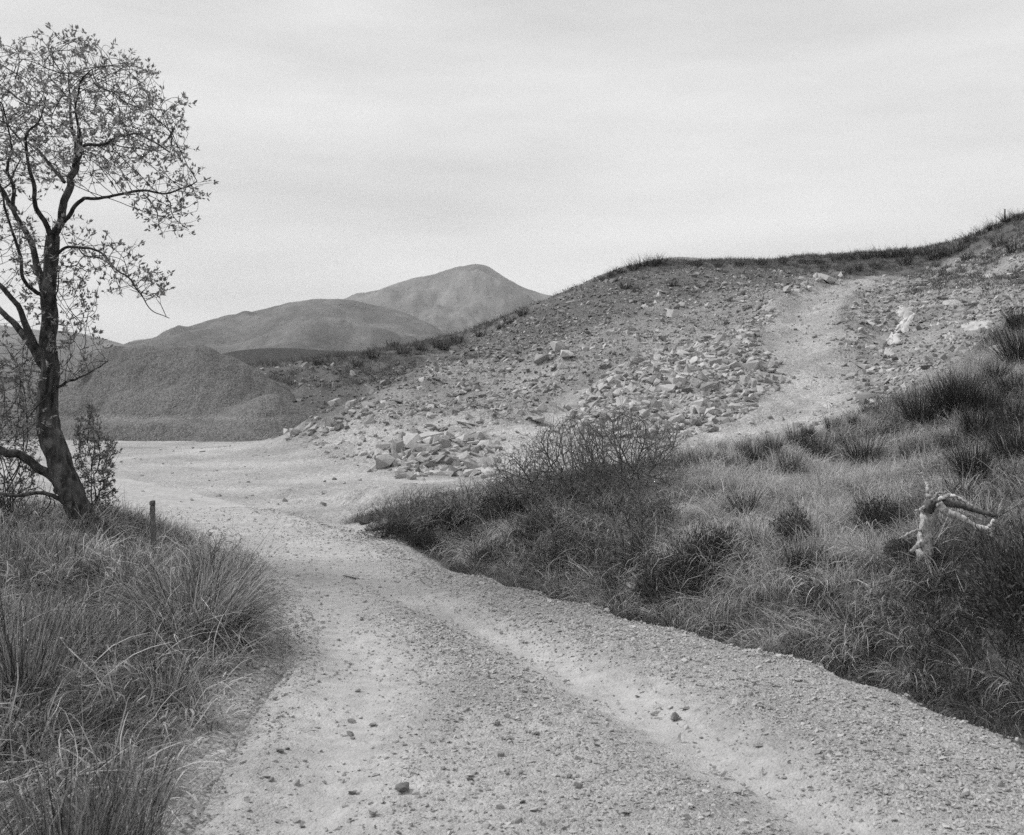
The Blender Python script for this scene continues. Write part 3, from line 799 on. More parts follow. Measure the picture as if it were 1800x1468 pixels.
outcrop([(1655, 532), (1680, 528), (1698, 534), (1685, 539), (1662, 539)], 'pale flat bedrock slab right of the white outcrop top', 4, .06)
outcrop([(1690, 574), (1715, 566), (1742, 570), (1728, 580), (1700, 582)], 'pale flat bedrock slab near the right frame edge', 5, .06)
outcrop([(1655, 592), (1672, 588), (1682, 594), (1670, 600)], 'small pale slab below the slab near the right edge', 6, .06)
outcrop([(1720, 486), (1738, 483), (1752, 486), (1736, 490)], 'thin pale slab high on the right flank', 7, .06)
outcrop([(1445, 714), (1456, 711), (1466, 714), (1455, 718)], 'small pale slab lying in the lower haul track', 8, .06)
# boulders of the piles that cannot be told apart
def rock_group(zname, n, lo, hi, label, group, lib=None):
    z = [q for q in ZONES if q[0] == zname][0][1]
    xs = [p[0] for p in z]; ys = [p[1] for p in z]; k = 0
    while k < n:
        px, py = random.uniform(min(xs), max(xs)), random.uniform(min(ys), max(ys))
        if not in_poly(np.array([px]), np.array([py]), z)[0]: continue
        w = lo + (hi - lo) * random.random() ** 2.2
        fx, fy = (px - min(xs)) / (max(xs) - min(xs)), (py - min(ys)) / (max(ys) - min(ys))
        place = ('upper', 'middle', 'lower')[min(int(fy * 3), 2)] + ' ' + ('left', 'centre', 'right')[min(int(fx * 3), 2)]
        size = ('small', 'mid-sized', 'large')[int(w > lo + (hi - lo) * .12) + int(w > lo + (hi - lo) * .5)]
        rock_at(px, py, w, w * random.uniform(.5, .85), label % (size, place), group, lib); k += 1
rock_group('pile', 120, 9, 20, '%s angular grey block in the %s of the big rock pile', 'blocks of the big rock pile')
rock_group('smallheap', 48, 10, 24, '%s pale flat stone in the %s of the small rock heap by the yard', 'stones of the small rock heap')
rock_group('edge', 26, 9, 17, '%s stone in the %s of the berm beside the gravel heap', 'stones along the berm')
rock_group('flank', 24, 10, 20, '%s flat stone in the %s of the right quarry flank', 'stones on the right flank')
rock_group('mound', 22, 9, 18, '%s stone in the %s of the middle mound', 'stones on the middle mound')
rock_group('scree', 26, 9, 16, '%s grey stone in the %s of the dark scree slope', 'stones on the dark scree', DROCKS)

def road_stone(px, py, w, label=None, lib=None, hh=.7, group=None):
    Y = FPX * (CAM_H - .03) / (py - HZ); x = (px - CX) * Y / FPX
    z = float(road_z(np.array([x]), np.array([Y]))[0][0]); s = w * Y / FPX
    me = random.choice(lib or DSTONES)
    o = obj('stone', me, loc=(x, Y, z + s * hh * .3), rot=(RNG.normal(0, .2), RNG.normal(0, .2), RNG.uniform(0, 6)), scl=(s * 1.1, s * 1.1, s * 1.3 * hh))
    tag(o, label, 'stone', group)
road_stone(708, 1384, 25, 'largest dark stone on the road, near the bottom edge', hh=.9)
road_stone(658, 1420, 20, 'pale angular stone below and left of the largest dark road stone', PEBS, .9)
road_stone(1187, 1250, 14, 'small dark upright stone alone in the right wheel track', hh=1.6)
road_stone(615, 1275, 14, 'dark stone with a small one beside it in the left wheel track')
road_stone(655, 1262, 14, 'grey stone right of the dark pair in the left wheel track', PEBS)
road_stone(1017, 1383, 17, 'dark flat stone on the right side of the middle gravel ridge')
road_stone(492, 1318, 16, 'grey stone by the grass verge at the left road edge')
road_stone(522, 1422, 16, 'pale flat stone at the left road edge near the bottom', PEBS)
for px, py, w in [(620, 1281, 8), (560, 1191, 10), (568, 1175, 10), (629, 1202, 9), (657, 1351, 12), (635, 1248, 10), (478, 1367, 12), (917, 1360, 12), (1068, 1261, 10), (1050, 1317, 12), (882, 1327, 12), (872, 1275, 14), (822, 1248, 9),
                  (917, 1409, 12), (620, 1378, 14), (1002, 1367, 14), (1245, 1206, 10), (892, 1359, 8), (815, 1115, 7), (1120, 1212, 7), (505, 1311, 9), (945, 1295, 8), (1232, 1279, 8), (1075, 1131, 7), (760, 1300, 9), (1350, 1435, 12), (1500, 1250, 9), (1400, 1210, 9)]:
    road_stone(px, py, w, '%s loose stone %s of the gravel road, %s' % ('tiny' if w < 9 else 'small', 'in the left wheel track' if px < 680 else 'on the middle ridge' if px < 1030 else 'on the right side', 'close to the camera' if py > 1300 else 'farther up the road'), random.choice([DSTONES, DSTONES, PEBS]), .8, 'small loose stones on the road')

# ------------------------------------------------------------------ blades: tussocks and grass clumps
def blades(n, r0, h, tilt, droop, width, segs, rng, hvar=.3, fold=0.0, tint_pow=1.5, lean=(0, 0)):
    """ribbon blades growing from a disc of radius r0; returns V, F, tint"""
    a = rng.uniform(0, 2 * pi, n); rr = r0 * np.sqrt(rng.uniform(0, 1, n))
    root = np.stack([np.cos(a) * rr, np.sin(a) * rr, np.full(n, -.03)], -1)
    az = a + rng.normal(0, .6, n)
    th = np.abs(rng.normal(tilt * .5, tilt * .5, n)) + .25 * tilt * rr / max(r0, 1e-3)
    L = h * (1 + hvar * rng.normal(0, 1, n)).clip(.35, 1.7)
    out = np.stack([np.cos(az), np.sin(az), np.zeros(n)], -1) + np.array([lean[0], lean[1], 0])
    dr = droop * rng.uniform(.3, 1.3, n)
    s = np.linspace(0, 1, segs + 1)
    pts = np.zeros((n, segs + 1, 3)); pts[:, 0] = root
    for k in range(1, segs + 1):
        ang = th + dr * (s[k] ** 1.4)
        d = out * np.sin(ang)[:, None] + np.array([0, 0, 1.0]) * np.cos(ang)[:, None]
        d += rng.normal(0, .07, (n, 3))
        pts[:, k] = pts[:, k - 1] + d * (L / segs)[:, None]
    side = np.stack([-np.sin(az), np.cos(az), np.zeros(n)], -1)
    tw = rng.uniform(-1.2, 1.2, n)[:, None]
    side = side * np.cos(tw) + out * np.sin(tw)
    w = width * rng.uniform(.6, 1.3, n)
    wk = np.maximum(1 - s ** 2.2, .12)
    A = pts + side[:, None, :] * (w[:, None] * wk[None, :] * .5)[:, :, None]
    B = pts - side[:, None, :] * (w[:, None] * wk[None, :] * .5)[:, :, None]
    V = np.stack([A, B], 2).reshape(-1, 3)
    st = (segs + 1) * 2
    i = np.arange(n)[:, None] * st; k = np.arange(segs)[None, :] * 2
    F = np.stack([i + k, i + k + 1, i + k + 3, i + k + 2], -1).reshape(-1, 4)
    t = rng.uniform(0, 1, n) ** tint_pow
    return V, F, np.repeat(t, st)
def merge(parts):
    V, F, T, b = [], [], [], 0
    for v, f, t in parts:
        V.append(v); F.append(f + b); T.append(t); b += len(v)
    return np.vstack(V), np.vstack(F), np.concatenate(T)
def clump_mesh(name, mat, parts):
    V, F, T = merge(parts)
    return mesh_np(name, V, F, mat, True, {'tint': T})
def R(k): return np.random.default_rng(1000 + k)
STRAW = [clump_mesh('straw_clump', M_STRAW, [blades(46, .14, .33, 1.0, 1.5, .008, 4, R(k), .35, tint_pow=.8), blades(14, .14, .2, 1.4, .6, .009, 3, R(500 + k), .35, tint_pow=.6)]) for k in range(6)]
MIXED = [clump_mesh('grass_clump', M_MIXG, [blades(30, .13, .25, .9, 1.2, .0075, 4, R(20 + k), .4, tint_pow=1.2), blades(26, .16, .15, 1.3, .8, .009, 3, R(40 + k), .5, tint_pow=.8)]) for k in range(6)]
TURF = [clump_mesh('turf_clump', M_TURF, [blades(40, .2, .19, .8, .9, .016, 3, R(60 + k), .4, tint_pow=1.3)]) for k in range(5)]
FARRUSH = [clump_mesh('rush_tussock', M_RUSH, [blades(110, .2, .62, .42, .35, .013, 3, R(80 + k), .25, tint_pow=2.2)]) for k in range(6)]
DARKG = [clump_mesh('dark_clump', M_DARKG, [blades(40, .13, .27, .8, 1.1, .0075, 4, R(600 + k), .4, tint_pow=1.5), blades(20, .16, .15, 1.3, .8, .009, 3, R(620 + k), .5)]) for k in range(5)]
LITTER = [clump_mesh('litter_clump', M_STRAW, [blades(12, .14, .13, 1.5, 2.2, .013, 4, R(640 + k), .5, tint_pow=.7), blades(8, .12, .3, 1.2, 1.8, .007, 5, R(660 + k), .4, tint_pow=.5)]) for k in range(6)]
HANG = [clump_mesh('hanging_clump', M_STRAW, [blades(60, .13, .42, .45, 2.5, .008, 6, R(160 + k), .3, tint_pow=.9, lean=(.45, 0))]) for k in range(5)]
MIDRUSH = [clump_mesh('rush_tussock', M_RUSH, [blades(430, .19, .62, .5, .4, .009, 4, R(100 + k), .25, tint_pow=2.0)]) for k in range(6)]
NEARRUSH = [clump_mesh('rush_tussock', M_RUSHF, [blades(260, .15, .75, .38, .5, .0046, 5, R(120 + k), .25, tint_pow=1.9), blades(26, .15, .8, .7, 1.4, .005, 6, R(140 + k), .3, tint_pow=.5)]) for k in range(4)]

def bush_mesh(name, mat, n, rx, h, seed, ln=.1, wid=.012):
    """dense low bush: short leafy shoots all through a dome"""
    r = np.random.default_rng(seed)
    u = r.normal(0, 1, (n, 3)); u[:, 2] = np.abs(u[:, 2]); u /= np.linalg.norm(u, axis=1, keepdims=True)
    lum = 1 + .75 * fbm(u[:, 0] * 2.4 + seed, u[:, 1] * 2.4 + u[:, 2] * 2, 3, seed)
    p = u * (r.uniform(.15, 1, n) ** .45 * lum)[:, None] * np.array([rx, rx, h])
    d = u * .8 + r.normal(0, .45, (n, 3)) + np.array([0, 0, .55]); d /= np.linalg.norm(d, axis=1, keepdims=True)
    L = ln * r.uniform(.6, 1.5, n)
    side = np.cross(d, r.normal(0, 1, (n, 3))); side /= np.linalg.norm(side, axis=1, keepdims=True)
    w = wid * r.uniform(.6, 1.3, n)
    mid = p + d * (L * .5)[:, None]
    V = np.stack([p, mid + side * w[:, None], p + d * L[:, None], mid - side * w[:, None]], 1).reshape(-1, 3)
    F = np.arange(n * 4).reshape(-1, 4)
    return mesh_np(name, V, F, mat, False, {'tint': np.repeat(r.uniform(0, 1, n) ** 1.5, 4)})

def plant(name, me, px, py, hpx, href, label, cat, group=None, wide=1.0, ground=None):
    p = pix(px, py) if ground is None else ground
    s = hpx * p[1] / FPX / href
    o = obj(name, me, loc=(p[0], p[1], p[2] - .02), rot=(RNG.normal(0, .05), RNG.normal(0, .05), RNG.uniform(0, 6.28)), scl=(s * wide, s * wide, s))
    tag(o, label, cat, group); return o

# rush tussocks on the right bank : base x, base y, height in photo pixels
BANK = [(1617, 748, 62, 1.0), (1667, 728, 58, 1.0), (1697, 722, 62, 1.0), (1750, 668, 34, 1.2), (1527, 733, 22, 1.2), (1462, 756, 24, 1.2), (1400, 782, 32, 1.0), (1305, 800, 26, 1.0), (1227, 824, 32, 1.3), (1255, 815, 26, 1.2), (1330, 816, 36, 1.1),
        (1287, 830, 34, 1.0), (1440, 814, 46, 1.0), (1390, 832, 36, 1.2), (1360, 800, 30, 1.0), (1517, 820, 52, 1.3), (1640, 812, 44, 1.0), (1720, 770, 56, 1.0), (1712, 838, 62, 1.1), (1790, 815, 85, 1.0), (1796, 640, 66, 1.2), (1782, 695, 40, 1.3),
        (1309, 906, 42, 1.2), (1480, 790, 26, 1.1), (1570, 770, 26, 1.2), (1545, 935, 50, 1.5), (1425, 795, 28, 1.0), (1690, 700, 40, 1.0), (1420, 770, 20, 1.1), (1345, 795, 24, 1.0), (1500, 745, 16, 1.2), (1600, 812, 30, 1.0),
        (1780, 760, 60, 1.0), (1795, 580, 44, 1.0), (1668, 800, 34, 1.0), (1580, 940, 42, 1.2), (1410, 1010, 60, 1.0), (1330, 960, 30, 1.2), (1195, 828, 26, 1.1), (1500, 870, 26, 1.0), (1740, 730, 44, 1.0), (1270, 790, 14, 1.1)]
BANK.sort()
for k, (px, py, h, w) in enumerate(BANK):
    plant('rush_tussock', MIDRUSH[k % 6], px, py + 4, h * 1.2, .62, '%s dark rush tussock counted from the left along the right bank' % ORD[k], 'rush tussock', 'dark rush tussocks on the right bank', w * .85)
# rush tussocks on the quarry crest
CREST = [(1060, 490, 10), (1075, 484, 12), (1093, 477, 13), (1112, 472, 15), (1128, 467, 17), (1148, 465, 18), (1165, 462, 14), (1224, 466, 14), (1228, 463, 12), (1262, 466, 10), (1300, 464, 11), (1338, 464, 12), (1375, 462, 12), (1410, 460, 12), (1440, 460, 13),
         (1470, 456, 14), (1497, 455, 15), (1522, 452, 16), (1540, 470, 16), (1507, 474, 15), (1545, 449, 17), (1560, 450, 16), (1580, 448, 17), (1592, 463, 18), (1602, 447, 14), (1622, 446, 14), (1645, 452, 22), (1665, 446, 20), (1690, 440, 20), (1705, 425, 18), (1725, 410, 16), (1748, 400, 18), (1770, 390, 16), (1790, 385, 18),
         (920, 552, 14), (895, 566, 14), (880, 574, 12), (1490, 478, 12), (1180, 500, 12), (1100, 505, 14), (1120, 510, 12), (1450, 472, 12), (1700, 455, 16), (1757, 430, 20), (1785, 440, 24)]
CREST.sort()
for k, (px, py, h) in enumerate(CREST):
    p = pix(px, py + 4)
    plant('rush_tussock', FARRUSH[k % 6], px, py + 4, h * 1.15, .62, '%s small rush tussock from the left along the quarry crest' % ORD[k], 'rush tussock', 'rush tussocks on the quarry crest', 1.5, p)
TB = sorted([(657, 632, 14), (630, 646, 14), (710, 624, 16), (740, 618, 14), (770, 612, 12), (690, 612, 14), (560, 645, 10), (780, 620, 14), (805, 606, 14), (600, 634, 10), (665, 612, 12), (845, 592, 12)])
for k, (px, py, h) in enumerate(TB):
    plant('rush_tussock', FARRUSH[k % 6], px, py, h * 1.3, .62, '%s rush tussock from the left on the turf bank beyond the hollow' % ORD[k], 'rush tussock', 'rush tussocks on the turf bank', 1.5)

# ------------------------------------------------------------------ grass cover
def scatter_grass(name, x, y, var, smin, smax, label, tilt=.25, zoff=-.02, hmul=None):
    n = len(x); z = H(x, y)
    s = RNG.uniform(smin, smax, n)
    if hmul is not None: s = s * hmul
    rot = normals_rot(x, y, n, tilt); rot[:, :2] *= .8
    sc = np.stack([s, s, s * RNG.uniform(.8, 1.2, n)], -1)
    scatter(name, np.stack([x, y, z + zoff], -1), rot, sc, var, RNG.integers(0, len(var), n), label)
    print(name, n)

def build_grass():
    # right bank
    n0 = 52000
    x = RNG.uniform(-3.5, 15, n0); y = RNG.uniform(3.5, 27, n0)
    z = H(x, y); px, py = proj(x, y, z)
    d = right_of_road(x, y)
    zi = zone_of(x, y, z)
    keep = (d > .12) & (zi == -2) & (px < 2050)
    x, y, z, px, py, d = [q[keep] for q in (x, y, z, px, py, d)]
    straw = .5 + .9 * fbm(x * .45, y * .45, 3, 81)
    terr = np.exp(-(((px - 1400) / 300) ** 2 + ((py - 868) / 60) ** 2))
    straw = straw + 1.3 * terr + .25 * sstep(.9, 1.8, d) * (1 - sstep(2.6, 3.4, d)) - .7 * sstep(1.0, .5, d) - .8 * (px < 1160) * sstep(.9, 1.3, d) - .35 * (px > 1600) * (py > 930) + .2 * (py < 800)
    u = RNG.uniform(0, 1, len(x))
    isS = u < np.clip(straw, .08, .93)
    near = sstep(1.0, .3, d)
    hm = 1 - .5 * near
    dens = RNG.uniform(0, 1, len(x))
    scatter_grass('straw_grass', x[isS], y[isS], STRAW, .45, .95, 'pale dead grass draped over the right bank', .35, hmul=hm[isS])
    dk = .3 + .9 * fbm(x * .8, y * .8, 3, 89) + .6 * (px < 1190) + .5 * sstep(1.1, .6, d) - .5 * terr + .6 * (px > 1450) * (py > 980)
    isD = ~isS & (RNG.uniform(0, 1, len(x)) < dk)
    scatter_grass('dark_bank_grass', x[isD], y[isD], DARKG, .6, 1.25, 'dark low growth in the hollows of the right bank', .3, hmul=hm[isD])
    m = ~isS & ~isD & (dens < .9)
    scatter_grass('bank_grass', x[m], y[m], MIXED, .55, 1.1, 'darker rough grass among the pale grass of the right bank', .3, hmul=hm[m])
    # long blades hanging down the bank face
    e = .25; gx = (H(x + e, y) - H(x - e, y)) / (2 * e); gy = (H(x, y + e) - H(x, y - e)) / (2 * e); sl = np.hypot(gx, gy)
    m = (sl > .28) & (d > .7) & (d < 3.6) & (RNG.uniform(0, 1, len(x)) < .17) & (fbm(x * .8, y * .8, 3, 88) > -.25) & (px > 780)
    n = m.sum(); az = np.arctan2(-gy[m], -gx[m]) + RNG.normal(0, .8, n)
    sc = RNG.uniform(.55, 1.1, n) * (.55 + .45 * sstep(7, 10.5, y[m])); sc = np.stack([sc] * 3, -1)
    scatter('hanging_grass', np.stack([x[m], y[m], H(x[m], y[m])], -1), np.stack([np.zeros(n), np.zeros(n), az], -1), sc, HANG, RNG.integers(0, 5, n), 'long pale grass hanging down the face of the right bank')
    # left verge
    n0 = 21000
    y = 2.6 + 15.5 * RNG.uniform(0, 1, n0) ** 1.2; x = RNG.uniform(-11.5, -1.2, n0)
    dl = left_of_road(x, y)
    keep = (dl > .04 + .16 * sstep(9, 5.5, y) + .25 * fbm(x * 2, y * 2, 2, 83)) & ((x / y) > -.62) & (dl < 8)
    x, y, dl = x[keep], y[keep], dl[keep]
    hm = (.5 + .5 * sstep(.1, 1.0, dl)) * (1 - .5 * np.exp(-(((CX + FPX * x / y - 240) / 110) ** 2 + ((y - 11.2) / 1.6) ** 2)))
    pale = RNG.uniform(0, 1, len(x)) < .2 + .45 * fbm(x * .7, y * .7, 3, 84)
    scatter_grass('verge_grass', x[~pale], y[~pale], MIXED, .6, 1.3, 'rough grass covering the left verge', .3, hmul=hm[~pale])
    scatter_grass('dry_verge_grass', x[pale], y[pale], STRAW, .4, .85, 'dry bent grass blades in the left verge', .3, hmul=hm[pale])
    lt = RNG.uniform(0, 1, len(x)) < .3
    scatter_grass('verge_litter', x[lt], y[lt], LITTER, .7, 1.3, 'curled dead leaves and bent stalks lying over the left verge', .5, .05)
    # turf on the crest and around the quarry
    n0 = 34000
    x = RNG.uniform(-26, 45, n0); y = RNG.uniform(44, 92, n0)
    z = H(x, y); zi = zone_of(x, y, z); px, py = proj(x, y, z)
    vis = (px > -200) & (px < 2000)
    nn = fbm(x * .35, y * .35, 3, 91)
    g = ((zi == -1) & (RNG.uniform(0, 1, n0) < .75)) | ((zi == 6) & (nn > -.2) & (py < 680)) | ((zi == 7) & (nn > .35) & (py < 520)) | ((zi == 11) & (nn > .12) & (px > 1600)) | ((zi == 7) & (py < 478) & (px > 1080))
    heap = heap_h(x, y)[0] > z + .05
    k = g & vis & ~heap
    scatter_grass('crest_turf', x[k], y[k], TURF, .6, 1.35, 'rough moor turf along the quarry crest and behind the hollow', .2)
build_grass()

# small-leaved dark bushes on the right bank
HEATH = [bush_mesh('heather_bush', M_HEATH, 3800, .5, .5, 300 + k, .075, .007) for k in range(4)]
for px, py, h, w, lab in [(1178, 1062, 78, 1.0, 'dark heather bush at the ditch edge below the pale grass'), (1225, 1020, 70, .9, 'dark heather bush just above the one at the ditch edge'), (1262, 985, 62, .7, 'dark upright heather bush between two pale grass patches'),
                       (1392, 958, 58, .7, 'dark heather bush below the left end of the fallen branch'), (845, 958, 42, 1.3, 'dark low heather bush left of the bare shrubs'), (955, 945, 46, 1.4, 'dark heather bush at the foot of the leftmost bare shrub'),
                       (1075, 925, 56, 1.3, 'dark heather mound beneath the tallest bare shrub'), (1010, 985, 40, 1.2, 'low heather patch on the bank face below the bare shrubs'), (740, 960, 28, 1.3, 'small dark heather patch near the tip of the bank'),
                       (1550, 925, 48, 1.2, 'dark heather bush left of the bleached stump'), (900, 915, 52, 1.4, 'dark heather mound between the low shrub and the pale shrub'), (790, 930, 40, 1.4, 'dark heather mound just left of the low twiggy shrub'), (690, 942, 30, 1.5, 'dark heather at the very tip of the bank'), (1150, 925, 46, 1.2, 'dark heather below the right end of the tallest bare shrub'), (870, 985, 30, 1.3, 'dark heather overhanging the ditch below the low shrubs'), (1320, 1010, 40, .8, 'dark heather hollow below the pale grass terrace'), (1440, 1075, 60, .7, 'dark heather column in the hollow of the bank face'), (1600, 985, 40, 1.2, 'heather patch at the foot of the bleached stump'), (1480, 1010, 34, 1.0, 'small heather patch below the fallen branch')]:
    plant('heather_bush', random.choice(HEATH), px, py, h * (1.0 if px < 1170 else 1.0), .55, lab, 'heather bush', 'heather bushes on the right bank', w)
# dark needle-leaved bush at the right frame edge
gb = plant('gorse_bush', bush_mesh('gorse_bush', M_HEATH, 9000, .5, .62, 350, .06, .006), 1838, 1085, 175, .68, 'dark needle-leaved bush cut by the right frame edge', 'bush', None, .95)

# ------------------------------------------------------------------ near tussocks on the left verge
def near_tussock(px, Y, hgt, n, label, tilt=.45, droop=.6, lean=(0, 0), r0=.2, k=0, pale=30, width=.0068):
    x = (px - CX) * Y / FPX; z = float(H(np.array([x]), np.array([Y]))[0])
    me = clump_mesh('rush_tussock', M_RUSHF, [blades(n, r0, hgt, tilt, droop, width, 5, R(400 + k), .22, tint_pow=1.7, lean=lean), blades(pale, r0, hgt * 1.05, tilt * 1.6, 1.5, .008, 7, R(430 + k), .3, tint_pow=.35, lean=lean)])
    tag(obj('rush_tussock', me, loc=(x, Y, z - .02)), label, 'rush tussock', 'rush tussocks on the left verge')
near_tussock(338, 9.1, .72, 1150, 'big arching rush tussock bulging over the left road edge', .6, 1.4, (.02, -.15), .38, 0, 420, .0075)
near_tussock(330, 10.0, .4, 460, 'rush tussock standing behind the big arching one, below the post', .5, .7, (.1, 0), .3, 1, 70)
near_tussock(120, 4.7, .56, 380, 'dark upright rush tussock in the bottom left corner', .3, .35, (0.05, 0), .16, 2, 50, .0055)
near_tussock(215, 5.1, .5, 300, 'dark upright rush tussock at the bottom, right of the corner one', .34, .4, (0.0, 0), .15, 3, 50, .0055)
near_tussock(285, 7.2, .44, 260, 'small rush tussock below the big arching one at the road edge', .45, .6, (.1, 0), .16, 4, 26)
near_tussock(30, 6.6, .66, 320, 'tall dark rush tussock at the left frame edge', .35, .4, (0, 0), .2, 5, 26)
near_tussock(205, 10.2, .42, 420, 'rush tussock left of the post in the tree shade', .45, .5, (0, 0), .26, 6, 40)
near_tussock(80, 10.8, .38, 420, 'rush tussock just below the leaning trunk', .4, .4, (0, 0), .3, 7, 30)
near_tussock(10, 10.2, .5, 420, 'rush tussock at the left frame edge under the low limbs', .4, .4, (0, 0), .3, 8, 30)
near_tussock(385, 11.0, .52, 360, 'thin rush tussock right of the post by the road', .5, .45, (-.05, 0), .26, 9, 40)
near_tussock(130, 7.6, .5, 260, 'low rush tussock in the middle of the left verge', .5, .7, (0, 0), .2, 10, 40)

# ------------------------------------------------------------------ growing branches
def colonize(seed_pts, seed_rad, att, step, infl, kill, iters, rng, up=.0, wander=.25, mom=.7):
    nodes = [np.array(p) for p in seed_pts]; parent = [-1] * len(nodes); ns = len(nodes)
    att = np.array(att); N = np.array(nodes)
    d = np.linalg.norm(att[:, None, :] - N[None], axis=2)
    near = d.argmin(1); nd = d.min(1); alive = np.ones(len(att), bool)
    grown = {}
    for it in range(iters):
        act = alive & (nd < infl)
        if not act.any():
            if not alive.any(): break
            infl *= 1.3; continue
        ids = near[act]; dv = att[act] - np.array(nodes)[ids]
        dv /= np.linalg.norm(dv, axis=1, keepdims=True) + 1e-9
        acc = {}
        for i, v in zip(ids, dv): acc[i] = acc.get(i, 0) + v
        new = []
        for i, v in acc.items():
            if grown.get(i, 0) > 3: continue
            v = v / (np.linalg.norm(v) + 1e-9) + rng.normal(0, wander, 3) + np.array([0, 0, up])
            if parent[i] >= 0:
                pv = nodes[i] - nodes[parent[i]]; v = v + mom * pv / (np.linalg.norm(pv) + 1e-9)
            v = v / np.linalg.norm(v)
            nodes.append(nodes[i] + v * step); parent.append(i); new.append(len(nodes) - 1); grown[i] = grown.get(i, 0) + 1
        if not new: break
        P = np.array([nodes[i] for i in new])
        dd = np.linalg.norm(att[:, None, :] - P[None], axis=2); m = dd.min(1); a = dd.argmin(1)
        up_ = m < nd; nd[up_] = m[up_]; near[up_] = np.array(new)[a[up_]]
        alive &= nd > kill
    return np.array(nodes), np.array(parent), ns

def chains(nodes, parent, ns, rtip, p=2.4, rmax=None):
    n = len(nodes); ch = [[] for _ in range(n)]
    for i in range(ns, n): ch[parent[i]].append(i)
    rad = np.zeros(n)
    for i in range(n - 1, ns - 1, -1):
        rad[i] = rtip if not ch[i] else sum(rad[c] ** p for c in ch[i]) ** (1 / p)
    if rmax: rad = np.minimum(rad, rmax)
    out = []
    starts = [i for i in range(ns, n) if parent[i] < ns or max(ch[parent[i]], key=lambda c: rad[c]) != i]
    for s in starts:
        pts = [nodes[parent[s]], nodes[s]]; rr = [rad[s], rad[s]]; c = s
        while ch[c]:
            c = max(ch[c], key=lambda q: rad[q]); pts.append(nodes[c]); rr.append(rad[c])
        rr[-1] *= .6
        out.append((np.array(pts), np.array(rr)))
    return out, rad, ch

def whips(nodes, par, ns, ch, rng, frac, l0, l1, r, up=.3):
    tips = [i for i in range(ns, len(nodes)) if not ch[i] and rng.uniform() < frac]
    out, ends, dirs = [], [], []
    for i in tips:
        d = nodes[i] - nodes[par[i]]; d = d / (np.linalg.norm(d) + 1e-9) + rng.normal(0, .3, 3) + np.array([0, 0, up]); d /= np.linalg.norm(d)
        L = rng.uniform(l0, l1); b = rng.normal(0, .12, 3)
        P = np.array([nodes[i], nodes[i] + d * L * .5 + b * L * .25, nodes[i] + (d + b) * L])
        out.append((P, np.array([r, r * .8, r * .5]))); ends += [P[1], P[2]]; dirs += [d, d]
    return out, np.array(ends), np.array(dirs)
def leaves_mesh(name, mat, pts, dirs, rng, per=4, ln=.045, wd=.017, spread=.9):
    n = len(pts); P = np.repeat(pts, per, 0); D = np.repeat(dirs, per, 0); m = n * per
    P = P + rng.normal(0, ln * .16, (m, 3))
    d = D + rng.normal(0, spread, (m, 3)) + np.array([0, 0, .25]); d /= np.linalg.norm(d, axis=1, keepdims=True)
    s = np.cross(d, rng.normal(0, 1, (m, 3))); s /= np.linalg.norm(s, axis=1, keepdims=True)
    L = ln * rng.uniform(.5, 1.3, m)[:, None]; W = wd * rng.uniform(.6, 1.25, m)[:, None]
    up = np.cross(s, d)
    V = np.stack([P, P + d * L * .5 + s * W * .5 + up * W * .15, P + d * L, P + d * L * .5 - s * W * .5 + up * W * .15], 1).reshape(-1, 3)
    return mesh_np(name, V, np.arange(m * 4).reshape(-1, 4), mat, False, {'tint': np.repeat(rng.uniform(0, 1, m), 4)})

